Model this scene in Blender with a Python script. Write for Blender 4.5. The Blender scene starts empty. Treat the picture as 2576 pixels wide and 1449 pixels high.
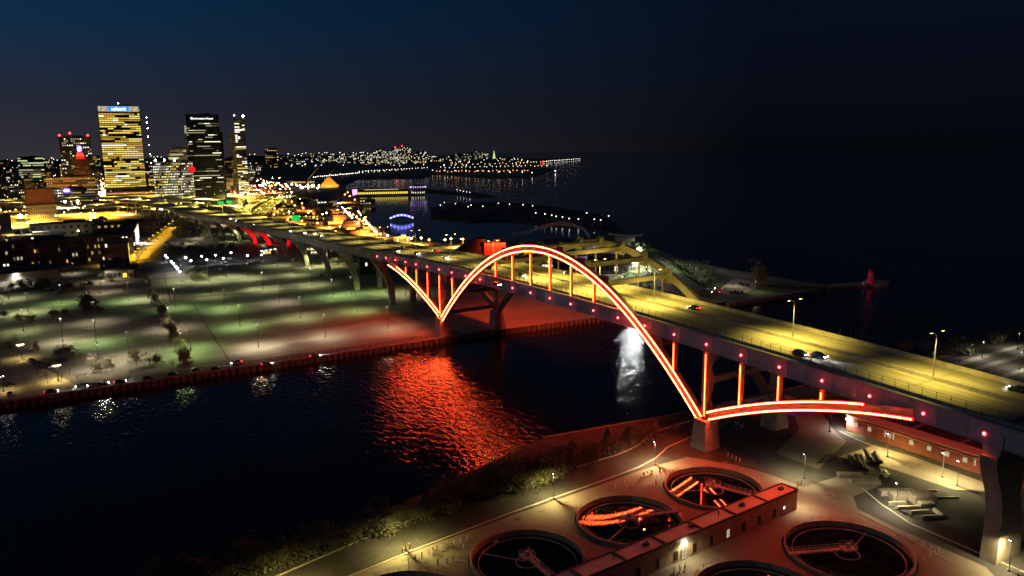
import bpy, math, random
from mathutils import Vector, Matrix
random.seed(7)
R=math.radians
scene=bpy.context.scene
COL=scene.collection
# ------------------------------------------------------------------ camera
CAM=Vector((-172.2,-162.8,95.85)); YAW,PITCH,ROLL,FPX=0.5577,0.1766,-0.0134,3057.0
FW=Vector((math.sin(YAW)*math.cos(PITCH),math.cos(YAW)*math.cos(PITCH),-math.sin(PITCH)))
_r=Vector((math.cos(YAW),-math.sin(YAW),0)); _u=_r.cross(FW)
RT=_r*math.cos(ROLL)+_u*math.sin(ROLL); UP=_u*math.cos(ROLL)-_r*math.sin(ROLL)
cd=bpy.data.cameras.new('camera'); cam=bpy.data.objects.new('camera',cd); COL.objects.link(cam)
cam.matrix_world=Matrix(((RT.x,UP.x,-FW.x,CAM.x),(RT.y,UP.y,-FW.y,CAM.y),(RT.z,UP.z,-FW.z,CAM.z),(0,0,0,1)))
cd.sensor_width=36; cd.lens=FPX/4096*36; cd.clip_start=1; cd.clip_end=90000
scene.camera=cam
# ------------------------------------------------------------------ world: night sky, last light in the west
w=bpy.data.worlds.new('World'); scene.world=w; w.use_nodes=True
nt=w.node_tree; nt.nodes.clear(); N=nt.nodes.new; L=nt.links.new
wo=N('ShaderNodeOutputWorld'); tc=N('ShaderNodeTexCoord'); sep=N('ShaderNodeSeparateXYZ'); L(tc.outputs['Generated'],sep.inputs[0])
sky=N('ShaderNodeTexSky'); sky.sky_type='NISHITA'; sky.sun_disc=False; sky.sun_elevation=R(-7); sky.sun_rotation=R(-75)
bs=N('ShaderNodeBackground'); bs.inputs[1].default_value=0.05; L(sky.outputs[0],bs.inputs[0])
def ramp(fac,stops):
    r=N('ShaderNodeValToRGB'); L(fac,r.inputs[0]); e=r.color_ramp.elements
    while len(e)<len(stops): e.new(0.5)
    for i,(p,c) in enumerate(stops): e[i].position=p; e[i].color=(*c,1)
    return r.outputs[0]
def mth(op,a,b=None):
    m=N('ShaderNodeMath'); m.operation=op
    for i,v in enumerate((a,b)):
        if v is None: continue
        if isinstance(v,(int,float)): m.inputs[i].default_value=v
        else: L(v,m.inputs[i])
    return m.outputs[0]
# azimuth term: 1 towards the west, 0 towards the east
dx=mth('MULTIPLY',sep.outputs['X'],-0.90); dy=mth('MULTIPLY',sep.outputs['Y'],0.43)
az=mth('ADD',mth('MULTIPLY',mth('ADD',dx,dy),0.5),0.5)
zc=mth('MAXIMUM',sep.outputs['Z'],0.0)
east=ramp(zc,[(0,(.0013,.0019,.0034)),(.08,(.0020,.0034,.0076)),(.35,(.0016,.0042,.012))])
west=ramp(zc,[(0,(.033,.029,.036)),(.06,(.018,.022,.036)),(.15,(.005,.024,.060)),(.19,(.002,.022,.060)),(.26,(.0015,.011,.028)),(.5,(.001,.004,.010))])
mx=N('ShaderNodeMix'); mx.data_type='RGBA'; L(ramp(az,[(.30,(0,0,0)),(.55,(.45,.45,.45)),(.78,(1,1,1))]),mx.inputs[0]); L(east,mx.inputs[6]); L(west,mx.inputs[7])
bg=N('ShaderNodeBackground'); L(mx.outputs[2],bg.inputs[0]); bg.inputs[1].default_value=1.15
ad=N('ShaderNodeAddShader'); L(bg.outputs[0],ad.inputs[0]); L(bs.outputs[0],ad.inputs[1]); L(ad.outputs[0],wo.inputs[0])
# the one sun lamp: the broad last glow of dusk, low in the west
sd=bpy.data.lights.new('dusk_sun','SUN'); sd.energy=0.11; sd.angle=R(70); sd.color=(.72,.78,1)
so=bpy.data.objects.new('dusk_sun',sd); COL.objects.link(so)
so.rotation_euler=Vector((1,-.35,-.22)).to_track_quat('-Z','Y').to_euler()
scene.view_settings.view_transform='Standard'; scene.view_settings.look='None'; scene.view_settings.exposure=0; scene.view_settings.gamma=1
scene.view_settings.use_curve_mapping=False
scene.render.engine='CYCLES'
cy=scene.cycles; cy.use_denoising=True; cy.max_bounces=5; cy.diffuse_bounces=2; cy.glossy_bounces=3; cy.transmission_bounces=2
cy.caustics_reflective=True; cy.caustics_refractive=False; cy.sample_clamp_indirect=12; cy.use_light_tree=True; cy.blur_glossy=0.0
# ------------------------------------------------------------------ pixel of the photo (2576 wide) -> point on a level plane
KP=4096/2576
FD=FPX/KP
def at(px,py,z=3.0):
    d=FW+RT*((px-1288)/FD)-UP*((py-724.5)/FD)
    t=(z-CAM.z)/d.z
    return CAM+d*t
def onx(px,py,X=0.0):
    d=FW+RT*((px-1288)/FD)-UP*((py-724.5)/FD); return CAM+d*((X-CAM.x)/d.x)
def proj(p):
    v=Vector(p)-CAM; k=v.dot(FW); return 1288+FD*v.dot(RT)/k, 724.5-FD*v.dot(UP)/k
def dist(p): return (Vector(p)-CAM).dot(FW)
def height_for(p,py):
    lo,hi=p.z-50,p.z+1500
    for _ in range(40):
        m=(lo+hi)/2
        if proj((p.x,p.y,m))[1]>py: lo=m
        else: hi=m
    return lo
# ------------------------------------------------------------------ materials
M={}
def mat(name,col,rough=.7,metal=0,noise=0,scale=.3,emit=None,strength=0,spec=.5,bump=0,detail=6,col2=None,sample=True,stretch=None):
    m=bpy.data.materials.new(name); m.use_nodes=True; t=m.node_tree; b=t.nodes['Principled BSDF']
    b.inputs['Base Color'].default_value=(*col,1); b.inputs['Roughness'].default_value=rough; b.inputs['Metallic'].default_value=metal
    b.inputs['Specular IOR Level'].default_value=spec
    if noise or col2 or bump:
        g=t.nodes.new('ShaderNodeNewGeometry'); mp=t.nodes.new('ShaderNodeMapping'); t.links.new(g.outputs['Position'],mp.inputs[0])
        if stretch: mp.inputs['Scale'].default_value=stretch
        n=t.nodes.new('ShaderNodeTexNoise'); n.inputs['Scale'].default_value=scale; n.inputs['Detail'].default_value=detail; n.inputs['Roughness'].default_value=.62
        t.links.new(mp.outputs[0],n.inputs['Vector'])
        if noise or col2:
            r=t.nodes.new('ShaderNodeValToRGB'); t.links.new(n.outputs[0],r.inputs[0])
            c2=col2 or tuple(c*(1+noise) for c in col); c1=tuple(c*(1-noise) for c in col)
            r.color_ramp.elements[0].position=.33; r.color_ramp.elements[1].position=.67
            r.color_ramp.elements[0].color=(*c1,1); r.color_ramp.elements[1].color=(*c2,1)
            t.links.new(r.outputs[0],b.inputs['Base Color'])
        if bump:
            bp=t.nodes.new('ShaderNodeBump'); bp.inputs['Strength'].default_value=bump; t.links.new(n.outputs[0],bp.inputs['Height']); t.links.new(bp.outputs[0],b.inputs['Normal'])
    if emit:
        b.inputs['Emission Color'].default_value=(*emit,1); b.inputs['Emission Strength'].default_value=strength
        m.cycles.emission_sampling='AUTO' if sample else 'NONE'
    M[name]=m; return m
mat('steel_grey',(.36,.36,.40),.55,0,.14,.6)
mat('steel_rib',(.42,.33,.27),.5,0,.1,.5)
mat('steel_shaded',(.17,.145,.11),.6,0,.2,.3); mat('steel_brown',(.33,.28,.20),.6,0,.2,.3)  # darker rib steel: shade of the far rib and struts is in the colour
mat('concrete',(.33,.29,.23),.85,0,.22,.35,bump=.2)
mat('concrete_pale',(.42,.37,.29),.85,0,.25,.25)
mat('concrete_dark',(.17,.15,.13),.9,0,.25,.3)
mat('deck_concrete',(.27,.24,.18),.8,0,.30,.09,detail=9,stretch=(3,.35,1))
mat('asphalt',(.042,.041,.040),.85,0,.35,.12,detail=8)
mat('lot_asphalt',(.12,.116,.102),.88,0,.38,.05,detail=9,stretch=(.6,1.6,1))
mat('land',(.06,.055,.045),.95,0,.5,.02,detail=9)
mat('city_ground',(.16,.145,.11),.95,0,.5,.015,detail=9)
mat('grass',(.055,.075,.025),.95,0,.45,.15,detail=8)
mat('soil',(.050,.046,.040),.95,0,.5,.12,detail=9)
mat('sand',(.22,.19,.14),.95,0,.3,.05)
mat('apron',(.215,.19,.145),.85,0,.16,.12,detail=8)
mat('kerb',(.42,.39,.33),.85)
mat('white_paint',(.75,.75,.72),.7)
mat('rail_metal',(.45,.45,.45),.45,.5)
mat('dark_metal',(.05,.05,.055),.5,.3)
mat('lamp_pole',(.38,.38,.38),.4,.6)
mat('roof_dark',(.045,.042,.05),.9,0,.4,.08)
mat('roof_grey',(.20,.19,.18),.9,0,.3,.08)
mat('roof_pale',(.74,.64,.52),.85,0,.14,.12)
mat('brick',(.22,.12,.075),.9,0,.25,.9)
mat('brick_red',(.26,.085,.055),.9,0,.2,.9)
mat('brick_cream',(.40,.31,.19),.9,0,.2,.5)
mat('wall_dark',(.07,.065,.065),.8,0,.3,.05)
mat('wall_mid',(.17,.155,.13),.8,0,.25,.05)
mat('wall_pale',(.36,.33,.27),.8,0,.18,.05)
mat('glass_dark',(.02,.022,.028),.15,0)
mat('tower_glass',(.010,.012,.013),.25,0)
mat('bark',(.07,.055,.04),.9)
mat('leaf_dark',(.115,.12,.08),.85,0,.4,.6)
mat('leaf_green',(.085,.10,.03),.85,0,.4,.6)
mat('leaf_tan',(.20,.15,.07),.9,0,.3,.6)
mat('twig_brown',(.10,.08,.06),.9); mat('twig_pale',(.30,.24,.19),.9)
mat('tyre',(.02,.02,.02),.9)
mat('car_dark',(.02,.02,.025),.3,.2); mat('car_white',(.6,.6,.6),.35,.0); mat('car_grey',(.2,.21,.22),.35,.4); mat('car_red',(.3,.02,.02),.35,.2)
mat('lighthouse_red',(.55,.02,.10),.6)  # red tower with dim magenta light mixed into the colour
mat('tank_wall',(.30,.28,.20),.8,0,.25,.4)
mat('pipe_iron',(.08,.075,.07),.7,.3)
mat('tarp',(.09,.10,.11),.6)
mat('red_lit_wall',(.40,.05,.04),.8)  # red light on the stage house and piers put into the colour
# lamps
def em(name,col,s,sample=False): return mat(name,(.02,.02,.02),.5,emit=col,strength=s,sample=sample)
em('led_bead',(1,.072,.017),185,True); em('led_bead_east',(1,.06,.02),12,True)
em('led_hanger',(1,.055,.010),50,True)
em('led_halo',(1,.012,.004),2.0)  # red glow around the LED strips, put in as emissive bands
em('beacon_red',(1,.05,.06),24)
em('beacon_lens',(.9,.01,.02),.8)
em('lamp_white',(1,.93,.82),60)
em('lamp_cool',(.85,.9,1),90)
em('lamp_warm',(1,.72,.30),45)
em('lamp_dim',(1,.95,.75),2.5); em('far_white',(1,.90,.74),5); em('far_warm',(1,.70,.28),5); em('far_orange',(1,.36,.06),5)
em('lamp_yellow',(1,.82,.12),40)
em('lamp_orange',(1,.34,.05),40)
em('lamp_red',(1,.02,.02),14)
em('lamp_green',(.02,1,.28),9)
em('lamp_blue',(.05,.05,1),8)
em('lamp_purple',(.62,.2,1),4)
em('flood_white',(.97,.98,1),800,True)
em('win_gold_deep',(1,.58,.05),.75); em('win_gold_pale',(1,.88,.35),1.0); em('win_gold',(1,.76,.12),1.1); em('win_gold_dim',(1,.68,.10),.42); em('win_white',(1,.93,.68),1.9); em('win_white_dim',(1,.9,.62),.5)
em('win_green',(.80,1,.42),.85); em('win_amber',(1,.42,.10),.9); em('win_cool',(.85,.92,1),1.5); em('win_faint',(1,.8,.4),.12)
em('sign_blue',(.0,.22,1),1.6); em('sign_white',(1,1,1),2.6); em('sign_purple',(.22,.12,1),2.2); em('sign_red',(1,.0,.02),.9)
em('sign_green',(.01,.75,.12),.8)
em('headlamp',(.95,.97,1),70); em('taillamp',(1,.02,.03),18)
em('red_wall_light',(1,.06,.01),1.5)
em('parapet_glow',(1,.85,.1),.55)  # emission stands in for yellow lamplight on the ramp parapets
# water
def water(name,scale,strength,rough,stretch):
    m=bpy.data.materials.new(name); m.use_nodes=True; t=m.node_tree; b=t.nodes['Principled BSDF']
    b.inputs['Base Color'].default_value=(.003,.0045,.005,1); b.inputs['Roughness'].default_value=rough; b.inputs['IOR'].default_value=1.36; b.inputs['Specular IOR Level'].default_value=.65
    g=t.nodes.new('ShaderNodeNewGeometry'); mp=t.nodes.new('ShaderNodeMapping'); mp.inputs['Scale'].default_value=stretch; mp.inputs['Rotation'].default_value=(0,0,R(20))
    t.links.new(g.outputs['Position'],mp.inputs[0])
    n=t.nodes.new('ShaderNodeTexNoise'); n.inputs['Scale'].default_value=scale; n.inputs['Detail'].default_value=5; n.inputs['Distortion'].default_value=.6
    n2=t.nodes.new('ShaderNodeTexNoise'); n2.inputs['Scale'].default_value=scale*.12; n2.inputs['Detail'].default_value=3
    n3=t.nodes.new('ShaderNodeTexNoise'); n3.inputs['Scale'].default_value=scale*.022; n3.inputs['Detail'].default_value=4
    for k in (n,n2,n3): t.links.new(mp.outputs[0],k.inputs['Vector'])
    rm=t.nodes.new('ShaderNodeMapRange'); rm.inputs[1].default_value=.42; rm.inputs[2].default_value=.58; rm.inputs[3].default_value=.48; rm.inputs[4].default_value=1.0
    t.links.new(n3.outputs[0],rm.inputs[0])
    sx=t.nodes.new('ShaderNodeSeparateXYZ'); t.links.new(g.outputs['Position'],sx.inputs[0]); cm=t.nodes.new('ShaderNodeMapRange')
    for i_,v_ in ((1,190),(2,620),(3,1.0),(4,.22)): cm.inputs[i_].default_value=v_
    t.links.new(sx.outputs['Y'],cm.inputs[0]); mm=t.nodes.new('ShaderNodeMath'); mm.operation='MULTIPLY'; t.links.new(rm.outputs[0],mm.inputs[0]); t.links.new(cm.outputs[0],mm.inputs[1]); rm=mm
    ml=t.nodes.new('ShaderNodeMath'); ml.operation='MULTIPLY'; ml.inputs[1].default_value=strength; t.links.new(rm.outputs[0],ml.inputs[0])
    b1=t.nodes.new('ShaderNodeBump'); b1.inputs['Distance'].default_value=1.0; t.links.new(n.outputs[0],b1.inputs['Height']); t.links.new(ml.outputs[0],b1.inputs['Strength'])
    b2=t.nodes.new('ShaderNodeBump'); b2.inputs['Distance'].default_value=2.0; m2=t.nodes.new('ShaderNodeMath'); m2.operation='MULTIPLY'; m2.inputs[1].default_value=strength*.28; t.links.new(cm.outputs[0],m2.inputs[0]); t.links.new(m2.outputs[0],b2.inputs['Strength']); t.links.new(n2.outputs[0],b2.inputs['Height']); t.links.new(b1.outputs[0],b2.inputs['Normal'])
    t.links.new(b2.outputs[0],b.inputs['Normal']); M[name]=m
water('river_water',.50,.42,.08,(1,.5,1))
water('tank_water',2.0,.006,.004,(1,1,1))
# ------------------------------------------------------------------ helpers
class MB:
    def __init__(s): s.v=[];s.f=[];s.m=[];s.k=0
    def add(s,vs,fs):
        o=len(s.v); s.v+=[tuple(v) for v in vs]; s.f+=[tuple(i+o for i in f) for f in fs]; s.m+=[s.k]*len(fs); return s
    def box(s,c,d,rz=0):
        hx,hy,hz=d[0]/2,d[1]/2,d[2]/2; co,si=math.cos(rz),math.sin(rz); vs=[]
        for z in (-hz,hz):
            for x,y in ((-hx,-hy),(hx,-hy),(hx,hy),(-hx,hy)): vs.append((c[0]+x*co-y*si,c[1]+x*si+y*co,c[2]+z))
        return s.add(vs,[(3,2,1,0),(4,5,6,7),(0,1,5,4),(1,2,6,5),(2,3,7,6),(3,0,4,7)])
    def prism(s,poly,z0,z1):
        n=len(poly); a=sum(poly[i][0]*poly[(i+1)%n][1]-poly[(i+1)%n][0]*poly[i][1] for i in range(n))
        if a<0: poly=poly[::-1]
        vs=[(p[0],p[1],z0) for p in poly]+[(p[0],p[1],z1) for p in poly]
        return s.add(vs,[tuple(range(n-1,-1,-1)),tuple(range(n,2*n))]+[(i,(i+1)%n,n+(i+1)%n,n+i) for i in range(n)])
    def tube(s,path,r,n=6,cap=True):
        path=[Vector(p) for p in path]; rs=r if isinstance(r,(list,tuple)) else [r]*len(path); vs=[]
        for i,p in enumerate(path):
            d=(path[min(i+1,len(path)-1)]-path[max(i-1,0)]).normalized()
            a=d.orthogonal().normalized() if abs(d.z)>.99 else Vector((0,0,1)).cross(d).normalized(); b=d.cross(a)
            vs+=[p+(a*math.cos(2*math.pi*k/n)+b*math.sin(2*math.pi*k/n))*rs[i] for k in range(n)]
        fs=[(i*n+k,i*n+(k+1)%n,(i+1)*n+(k+1)%n,(i+1)*n+k) for i in range(len(path)-1) for k in range(n)]
        if cap: fs+=[tuple(range(n-1,-1,-1)),tuple((len(path)-1)*n+k for k in range(n))]
        return s.add(vs,fs)
    def loft(s,secs,cap=True):
        n=len(secs[0]); vs=[v for q in secs for v in q]
        fs=[(i*n+k,i*n+(k+1)%n,(i+1)*n+(k+1)%n,(i+1)*n+k) for i in range(len(secs)-1) for k in range(n)]
        if cap: fs+=[tuple(range(n-1,-1,-1)),tuple((len(secs)-1)*n+k for k in range(n))]
        return s.add(vs,fs)
    def ball(s,c,r,n=6,m=4,sq=1):
        vs=[];fs=[]
        for i in range(1,m):
            for k in range(n):
                t=math.pi*i/m; a=2*math.pi*k/n; vs.append((c[0]+r*math.sin(t)*math.cos(a),c[1]+r*math.sin(t)*math.sin(a),c[2]+r*sq*math.cos(t)))
        vs+=[(c[0],c[1],c[2]+r*sq),(c[0],c[1],c[2]-r*sq)]; T=len(vs)-2
        for i in range(m-2):
            for k in range(n): fs.append((i*n+k,(i+1)*n+k,(i+1)*n+(k+1)%n,i*n+(k+1)%n))
        for k in range(n): fs.append((T,k,(k+1)%n)); fs.append((T+1,(m-2)*n+(k+1)%n,(m-2)*n+k))
        return s.add(vs,fs)
    def mesh(s,name,mats):
        me=bpy.data.meshes.new(name); me.from_pydata(s.v,[],s.f)
        for q in (mats if isinstance(mats,(list,tuple)) else [mats]): me.materials.append(M[q])
        if any(s.m): me.polygons.foreach_set('material_index',s.m)
        me.update(); return me
def link(name,data,parent=None,loc=None,rz=None,kind=None,label=None,cat=None,group=None):
    o=bpy.data.objects.new(name,data); COL.objects.link(o)
    if parent is not None: o.parent=parent
    if loc is not None: o.location=loc
    if rz is not None: o.rotation_euler=(0,0,rz)
    if kind: o['kind']=kind
    if label: o['label']=label
    if cat: o['category']=cat
    if group: o['group']=group
    return o
def obj(name,mb,mats,parent=None,**k): return link(name,mb.mesh(name,mats),parent,**k)
def thing(name,label,cat,loc=(0,0,0),rz=0,group=None): return link(name,None,None,loc,rz,None,label,cat,group)
def struct(name,mb,mats): return obj(name,mb,mats,kind='structure')
ORD='first second third fourth fifth sixth seventh eighth ninth tenth eleventh twelfth thirteenth fourteenth fifteenth sixteenth seventeenth eighteenth nineteenth twentieth'.split()
TENS={2:'twenty',3:'thirty',4:'forty',5:'fifty',6:'sixty',7:'seventy',8:'eighty',9:'ninety'}
def nth(i):
    i+=1
    if i<=20: return ORD[i-1]
    if i>=100: return 'hundred and '+nth(i-101) if i>100 else 'hundredth'
    t,u=divmod(i,10)
    return TENS[t]+('-'+ORD[u-1] if u else '') if u else {2:'twentieth',3:'thirtieth',4:'fortieth',5:'fiftieth',6:'sixtieth',7:'seventieth',8:'eightieth',9:'ninetieth'}[t]
def label_by_x(objs,fmt):
    for i,o in enumerate(sorted(objs,key=lambda o:proj(o.location)[0])): o['label']=fmt.format(n=nth(i))
def lamp_light(parent,loc,energy,col,cone=150,blend=.9,radius=.3,rot=None,kind='SPOT'):
    l=bpy.data.lights.new('lamp_light',kind); l.energy=energy; l.color=col
    if kind=='SPOT': l.spot_size=R(cone); l.spot_blend=blend
    l.shadow_soft_size=radius
    o=link('lamp_light',l,parent,loc)
    if rot: o.rotation_euler=rot
    return o
def copy_tree(o,parent=None):
    c=o.copy(); COL.objects.link(c)
    if parent: c.parent=parent
    for ch in list(o.children): copy_tree(ch,c)
    return c
def Z(reg,a,b):
    x0,y0,s=reg; return ((x0+a*s)/KP,(y0+b*s)/KP)
# ------------------------------------------------------------------ setting: water, land
mb=MB(); mb.add([(-30000,-3000,0),(60000,-3000,0),(60000,70000,0),(-30000,70000,0)],[(0,1,2,3)]); struct('water',mb,'river_water')
def sheet(name,pts,z,m,px=True,th=None,kind='structure'):
    P=[at(x,y,z) for x,y in pts] if px else [Vector((x,y,z)) for x,y in pts]
    mb=MB()
    if th: mb.prism([(p.x,p.y) for p in P],z-th,z)
    else:
        n=len(P); a=sum(P[i].x*P[(i+1)%n].y-P[(i+1)%n].x*P[i].y for i in range(n))
        if a<0: P=P[::-1]
        mb.add(P,[tuple(range(n))])
    return struct(name,mb,m)
shore=[(905,497),(915,530),(935,566),(975,590),(1030,600),(1110,606),(1200,608),(1300,606),(1400,600),(1500,588),(1560,592),(1600,606),(1650,628),(1720,655),(1800,672),(1840,680),(1905,690),(1980,704),(2040,714),(2085,717)]
S=[at(x,y,2) for x,y in shore]
south_edge=[(215,162),(140,160),(91,171),(20,178),(-95,181),(-191,184),(-420,190),(-1500,230)]
north_far=[(-9000,1500),(-9000,30000),(5200,30000)]
coast=[(1462,399),(1380,402),(1350,412),(1392,425),(1330,447),(1230,446),(1090,438),(1060,447),(900,449),(870,462),(868,480),(893,492)]
NP=[(p.x,p.y) for p in S]+south_edge+north_far+[(at(x,y,2).x,at(x,y,2).y) for x,y in coast]
mb=MB(); mb.prism(NP,-4,2.4); struct('city_ground',mb,'city_ground')
# island with the park lamps, beyond the lagoon
isl=[(1085,546),(1082,522),(1140,510),(1240,508),(1330,512),(1420,524),(1500,538),(1545,556),(1575,588),(1540,586),(1480,572),(1400,566),(1310,556),(1250,553),(1180,556)]
sheet('island_ground',isl,1.8,'land',th=4)
sheet('breakwater_ground',[(1040,474),(1200,484),(1245,494),(1200,497),(1120,487),(1040,480)],1.2,'land',th=3)
# north bank: quay, river road, parking lots
mb=MB(); mb.prism([(-1500,231.5),(-420,191.5),(-191,185.5),(-95,182.5),(20,179.5),(91,172.5),(140,161.5),(140,160.3),(91,170.6),(20,177.6),(-95,180.4),(-191,183.4),(-420,189.2),(-1500,229)],-3,2.9); struct('quay_wall',mb,'concrete_dark')
mb=MB()
for i in range(230):
    x=-560+i*2.9; 
    y=184-(x+191)*.03 if x<20 else 177.6-(x-20)*.1
    if x<-191: y=183.3+(-191-x)*.026
    mb.box((x,y-.9,.9),(.7,1.0,3.4))
obj('sheet_piling',mb,'concrete_dark',kind='stuff',label='ribbed sheet piling along the dark quay wall',cat='piling')
def poly_sheet(name,pts,z,m,**k): return sheet(name,pts,z,m,px=False,**k)
poly_sheet('river_road',[(-700,200),(-191,187),(-95,184),(12,181),(12,189),(-95,192.5),(-191,196),(-700,211)],2.42,'asphalt')
lot=[at(0,900),at(150,905),at(380,935),at(500,922),at(800,880),at(1105,838),at(1000,762),at(760,640),at(700,600),at(440,590),at(350,655),at(330,690),at(150,705),at(0,745)]
LOT=[(-470,205),(-191,199),(-95,195),(8,191),(14,300),(20,700),(-5,905),(-60,905),(-97,615),(-150,560),(-330,520),(-470,430)]
poly_sheet('parking_lot',LOT,2.41,'lot_asphalt')
# lit street running away beside the apartments
st=[at(318,660,2.4),at(365,660,2.4),at(445,575,2.4),at(418,574,2.4)]
poly_sheet('lit_street',[(p.x,p.y) for p in (at(322,654,2.4),at(372,650,2.4),at(452,572,2.4),at(425,571,2.4))],2.424,'concrete')
sheet('side_street',[(0,700),(100,690),(322,654),(372,650),(372,668),(200,700),(0,720)],2.418,'asphalt')
sheet('west_street',[(-20,640),(28,640),(62,570),(80,520),(40,520),(10,570)],2.43,'concrete')
sheet('west_plaza',[(0,925),(60,905),(120,930),(185,965),(200,985),(130,1000),(0,1005)],2.428,'concrete')
# painted bay lines of the lot
mb=MB()
for r in range(26):
    y=212+r*17
    xl=-400 if y<420 else -80
    for k in range(120):
        x=xl+k*2.9+random.uniform(-.05,.05)
        if x>(-2 if y<300 else 8): break
        if abs(((x+400)%58)-29)<3 or random.random()<.08: continue
        mb.box((x,y,2.425),(.13,9.6,.006))
obj('bay_markings',mb,'roof_grey',kind='stuff',label='rows of worn painted bay lines on the empty lot',cat='road marking')
# planting strips across the lot
def strip(pts,z=2.43,m='soil'): return sheet('planting_strip',pts,z,m,th=.14)
for p in ([(360,700),(372,698),(478,915),(462,920)],[(410,690),(413,690),(432,762),(428,762)],[(480,760),(485,760),(578,905),(572,905)],
          [(288,770),(400,762),(402,768),(290,776)],[(125,790),(175,788),(178,795),(125,799)],[(205,776),(262,772),(262,780),(207,786)],
          [(480,745),(750,725),(752,728),(482,750)],[(0,718),(140,700),(140,706),(0,724)],[(30,868),(80,878),(78,888),(22,884)],
          [(120,905),(180,890),(180,905),(155,912)],[(228,920),(290,914),(288,926),(240,930)],[(322,930),(392,915),(392,925),(326,940)],[(470,685),(500,682),(520,705),(490,712)]):
    strip(p)
strip([(190,975),(470,938),(470,944),(190,984)],m='grass')
# interchange greens
sheet('lot_beyond',[(440,590),(590,575),(660,585),(730,600),(740,610),(520,625),(470,650),(400,655),(440,590)],2.415,'lot_asphalt')
# south bank: works ground, river road
bankS=[(-900,-35),(-420,-8),(-200,2),(-110,13.3),(-38,34.8),(15,27),(60,24),(400,12),(900,-30),(900,-900),(-900,-900)]
TANKS=[(-115.5,-27.3,13.4),(-83.5,-25.7,13.4),(-51.5,-24.2,13.5),(-19.5,-22.6,13.5),(-19,-64,14.3),(-51,-65.6,14.3)]
from mathutils.geometry import tessellate_polygon
def holed(pts,z,name,m,walls=None):
    holes=[[(cx+(r+.3)*math.cos(k*math.pi/24),cy_+(r+.3)*math.sin(k*math.pi/24)) for k in range(48)] for cx,cy_,r in TANKS]
    loops=[pts]+holes; allp=[p for l in loops for p in l]
    tr=tessellate_polygon([[Vector((p[0],p[1],0)) for p in l] for l in loops]); fs=[]
    for a,b,c in tr:
        A,B,C2=allp[a],allp[b],allp[c]
        fs.append((a,b,c) if (B[0]-A[0])*(C2[1]-A[1])-(B[1]-A[1])*(C2[0]-A[0])>0 else (a,c,b))
    mb=MB(); mb.add([(p[0],p[1],z) for p in allp],fs)
    if walls is not None:
        n=len(pts); mb.add([(p[0],p[1],walls) for p in pts]+[(p[0],p[1],z) for p in pts],[(i,(i+1)%n,n+(i+1)%n,n+i) for i in range(n)])
    return struct(name,mb,m)
holed(bankS,2.7,'works_ground','soil',-4)
mb=MB(); mb.prism([(-38,35.6),(15,27.8),(60,24.8),(400,12.8),(400,11.6),(60,23.6),(15,26.6),(-38,34.4)],-3,3.1); struct('works_quay',mb,'concrete_dark')
rd_far=[(560,1502),(700,1449),(900,1362),(1100,1284),(1290,1218),(1450,1176),(1560,1142),(1600,1124),(1640,1092),(1672,1078),(1740,1058)]
rd_near=[(760,1502),(880,1449),(1060,1376),(1290,1288),(1480,1222),(1610,1174),(1650,1152),(1680,1124),(1740,1098),(1800,1074),(1840,1060)]
sheet('works_road',rd_far+rd_near[::-1],2.72,'asphalt')
def kerb(pts,w=.5,h=.16,z=2.7,m='kerb'):
    P=[at(x,y,z) for x,y in pts]; mb=MB()
    for i in range(len(P)-1):
        a,b=P[i],P[i+1]; d=(b-a); ln=d.length; n=max(1,int(ln/6)); d.normalize()
        for k in range(n):
            c=a.lerp(b,(k+.5)/n); mb.box((c.x,c.y,z+h/2),(ln/n-.03,w,h),math.atan2(d.y,d.x))
    return obj('kerb',mb,m,kind='structure')
kerb(rd_far); kerb([(x,y+1) for x,y in rd_near])
holed([(-142,-12),(-121,-9.6),(-98,-7.2),(-74.6,-5.2),(-48.6,-3.6),(-28,-2.1),(-9.5,-2.4),(-2.1,-14.9),(.7,-23.7),(1.8,-35.7),(12,-36.5),(21,-37.3),(25.2,-43.4),(19.2,-47),(8,-47),(2.5,-52),(1.2,-62),(.6,-85),(-20,-110),(-142,-115)],2.725,'concrete_apron','apron')
sheet('works_yard',[(1780,1090),(2000,1080),(2060,1020),(2080,1050),(2260,1130),(2400,1190),(2480,1212),(2480,1240),(2250,1230),(2040,1190),(1930,1185),(1830,1160)],2.71,'soil')
sheet('walkway_ground',[(1990,1020),(2060,1030),(2105,1090),(2130,1110),(2060,1180),(1950,1140),(2010,1080)],2.718,'apron')
sheet('walkway_ground',[(2105,1150),(2200,1120),(2300,1150),(2480,1215),(2480,1235),(2400,1232),(2200,1165)],2.721,'apron')
sheet('sunken_bed',[(2120,1078),(2170,1070),(2250,1112),(2220,1122),(2150,1100)],2.726,'grass')
sheet('works_drive',[(2150,1232),(2200,1228),(2240,1290),(2340,1345),(2576,1449),(2576,1500),(2500,1500),(2290,1360),(2160,1290)],2.722,'asphalt')
kerb([(2168,1228),(2215,1268),(2290,1318),(2400,1365),(2576,1440)],.4); kerb([(2160,1290),(2280,1352),(2400,1420)],.4)
kerb([(2110,1085),(2160,1108),(2240,1140)],.35); kerb([(2130,1060),(2200,1092),(2265,1122)],.35)
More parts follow.
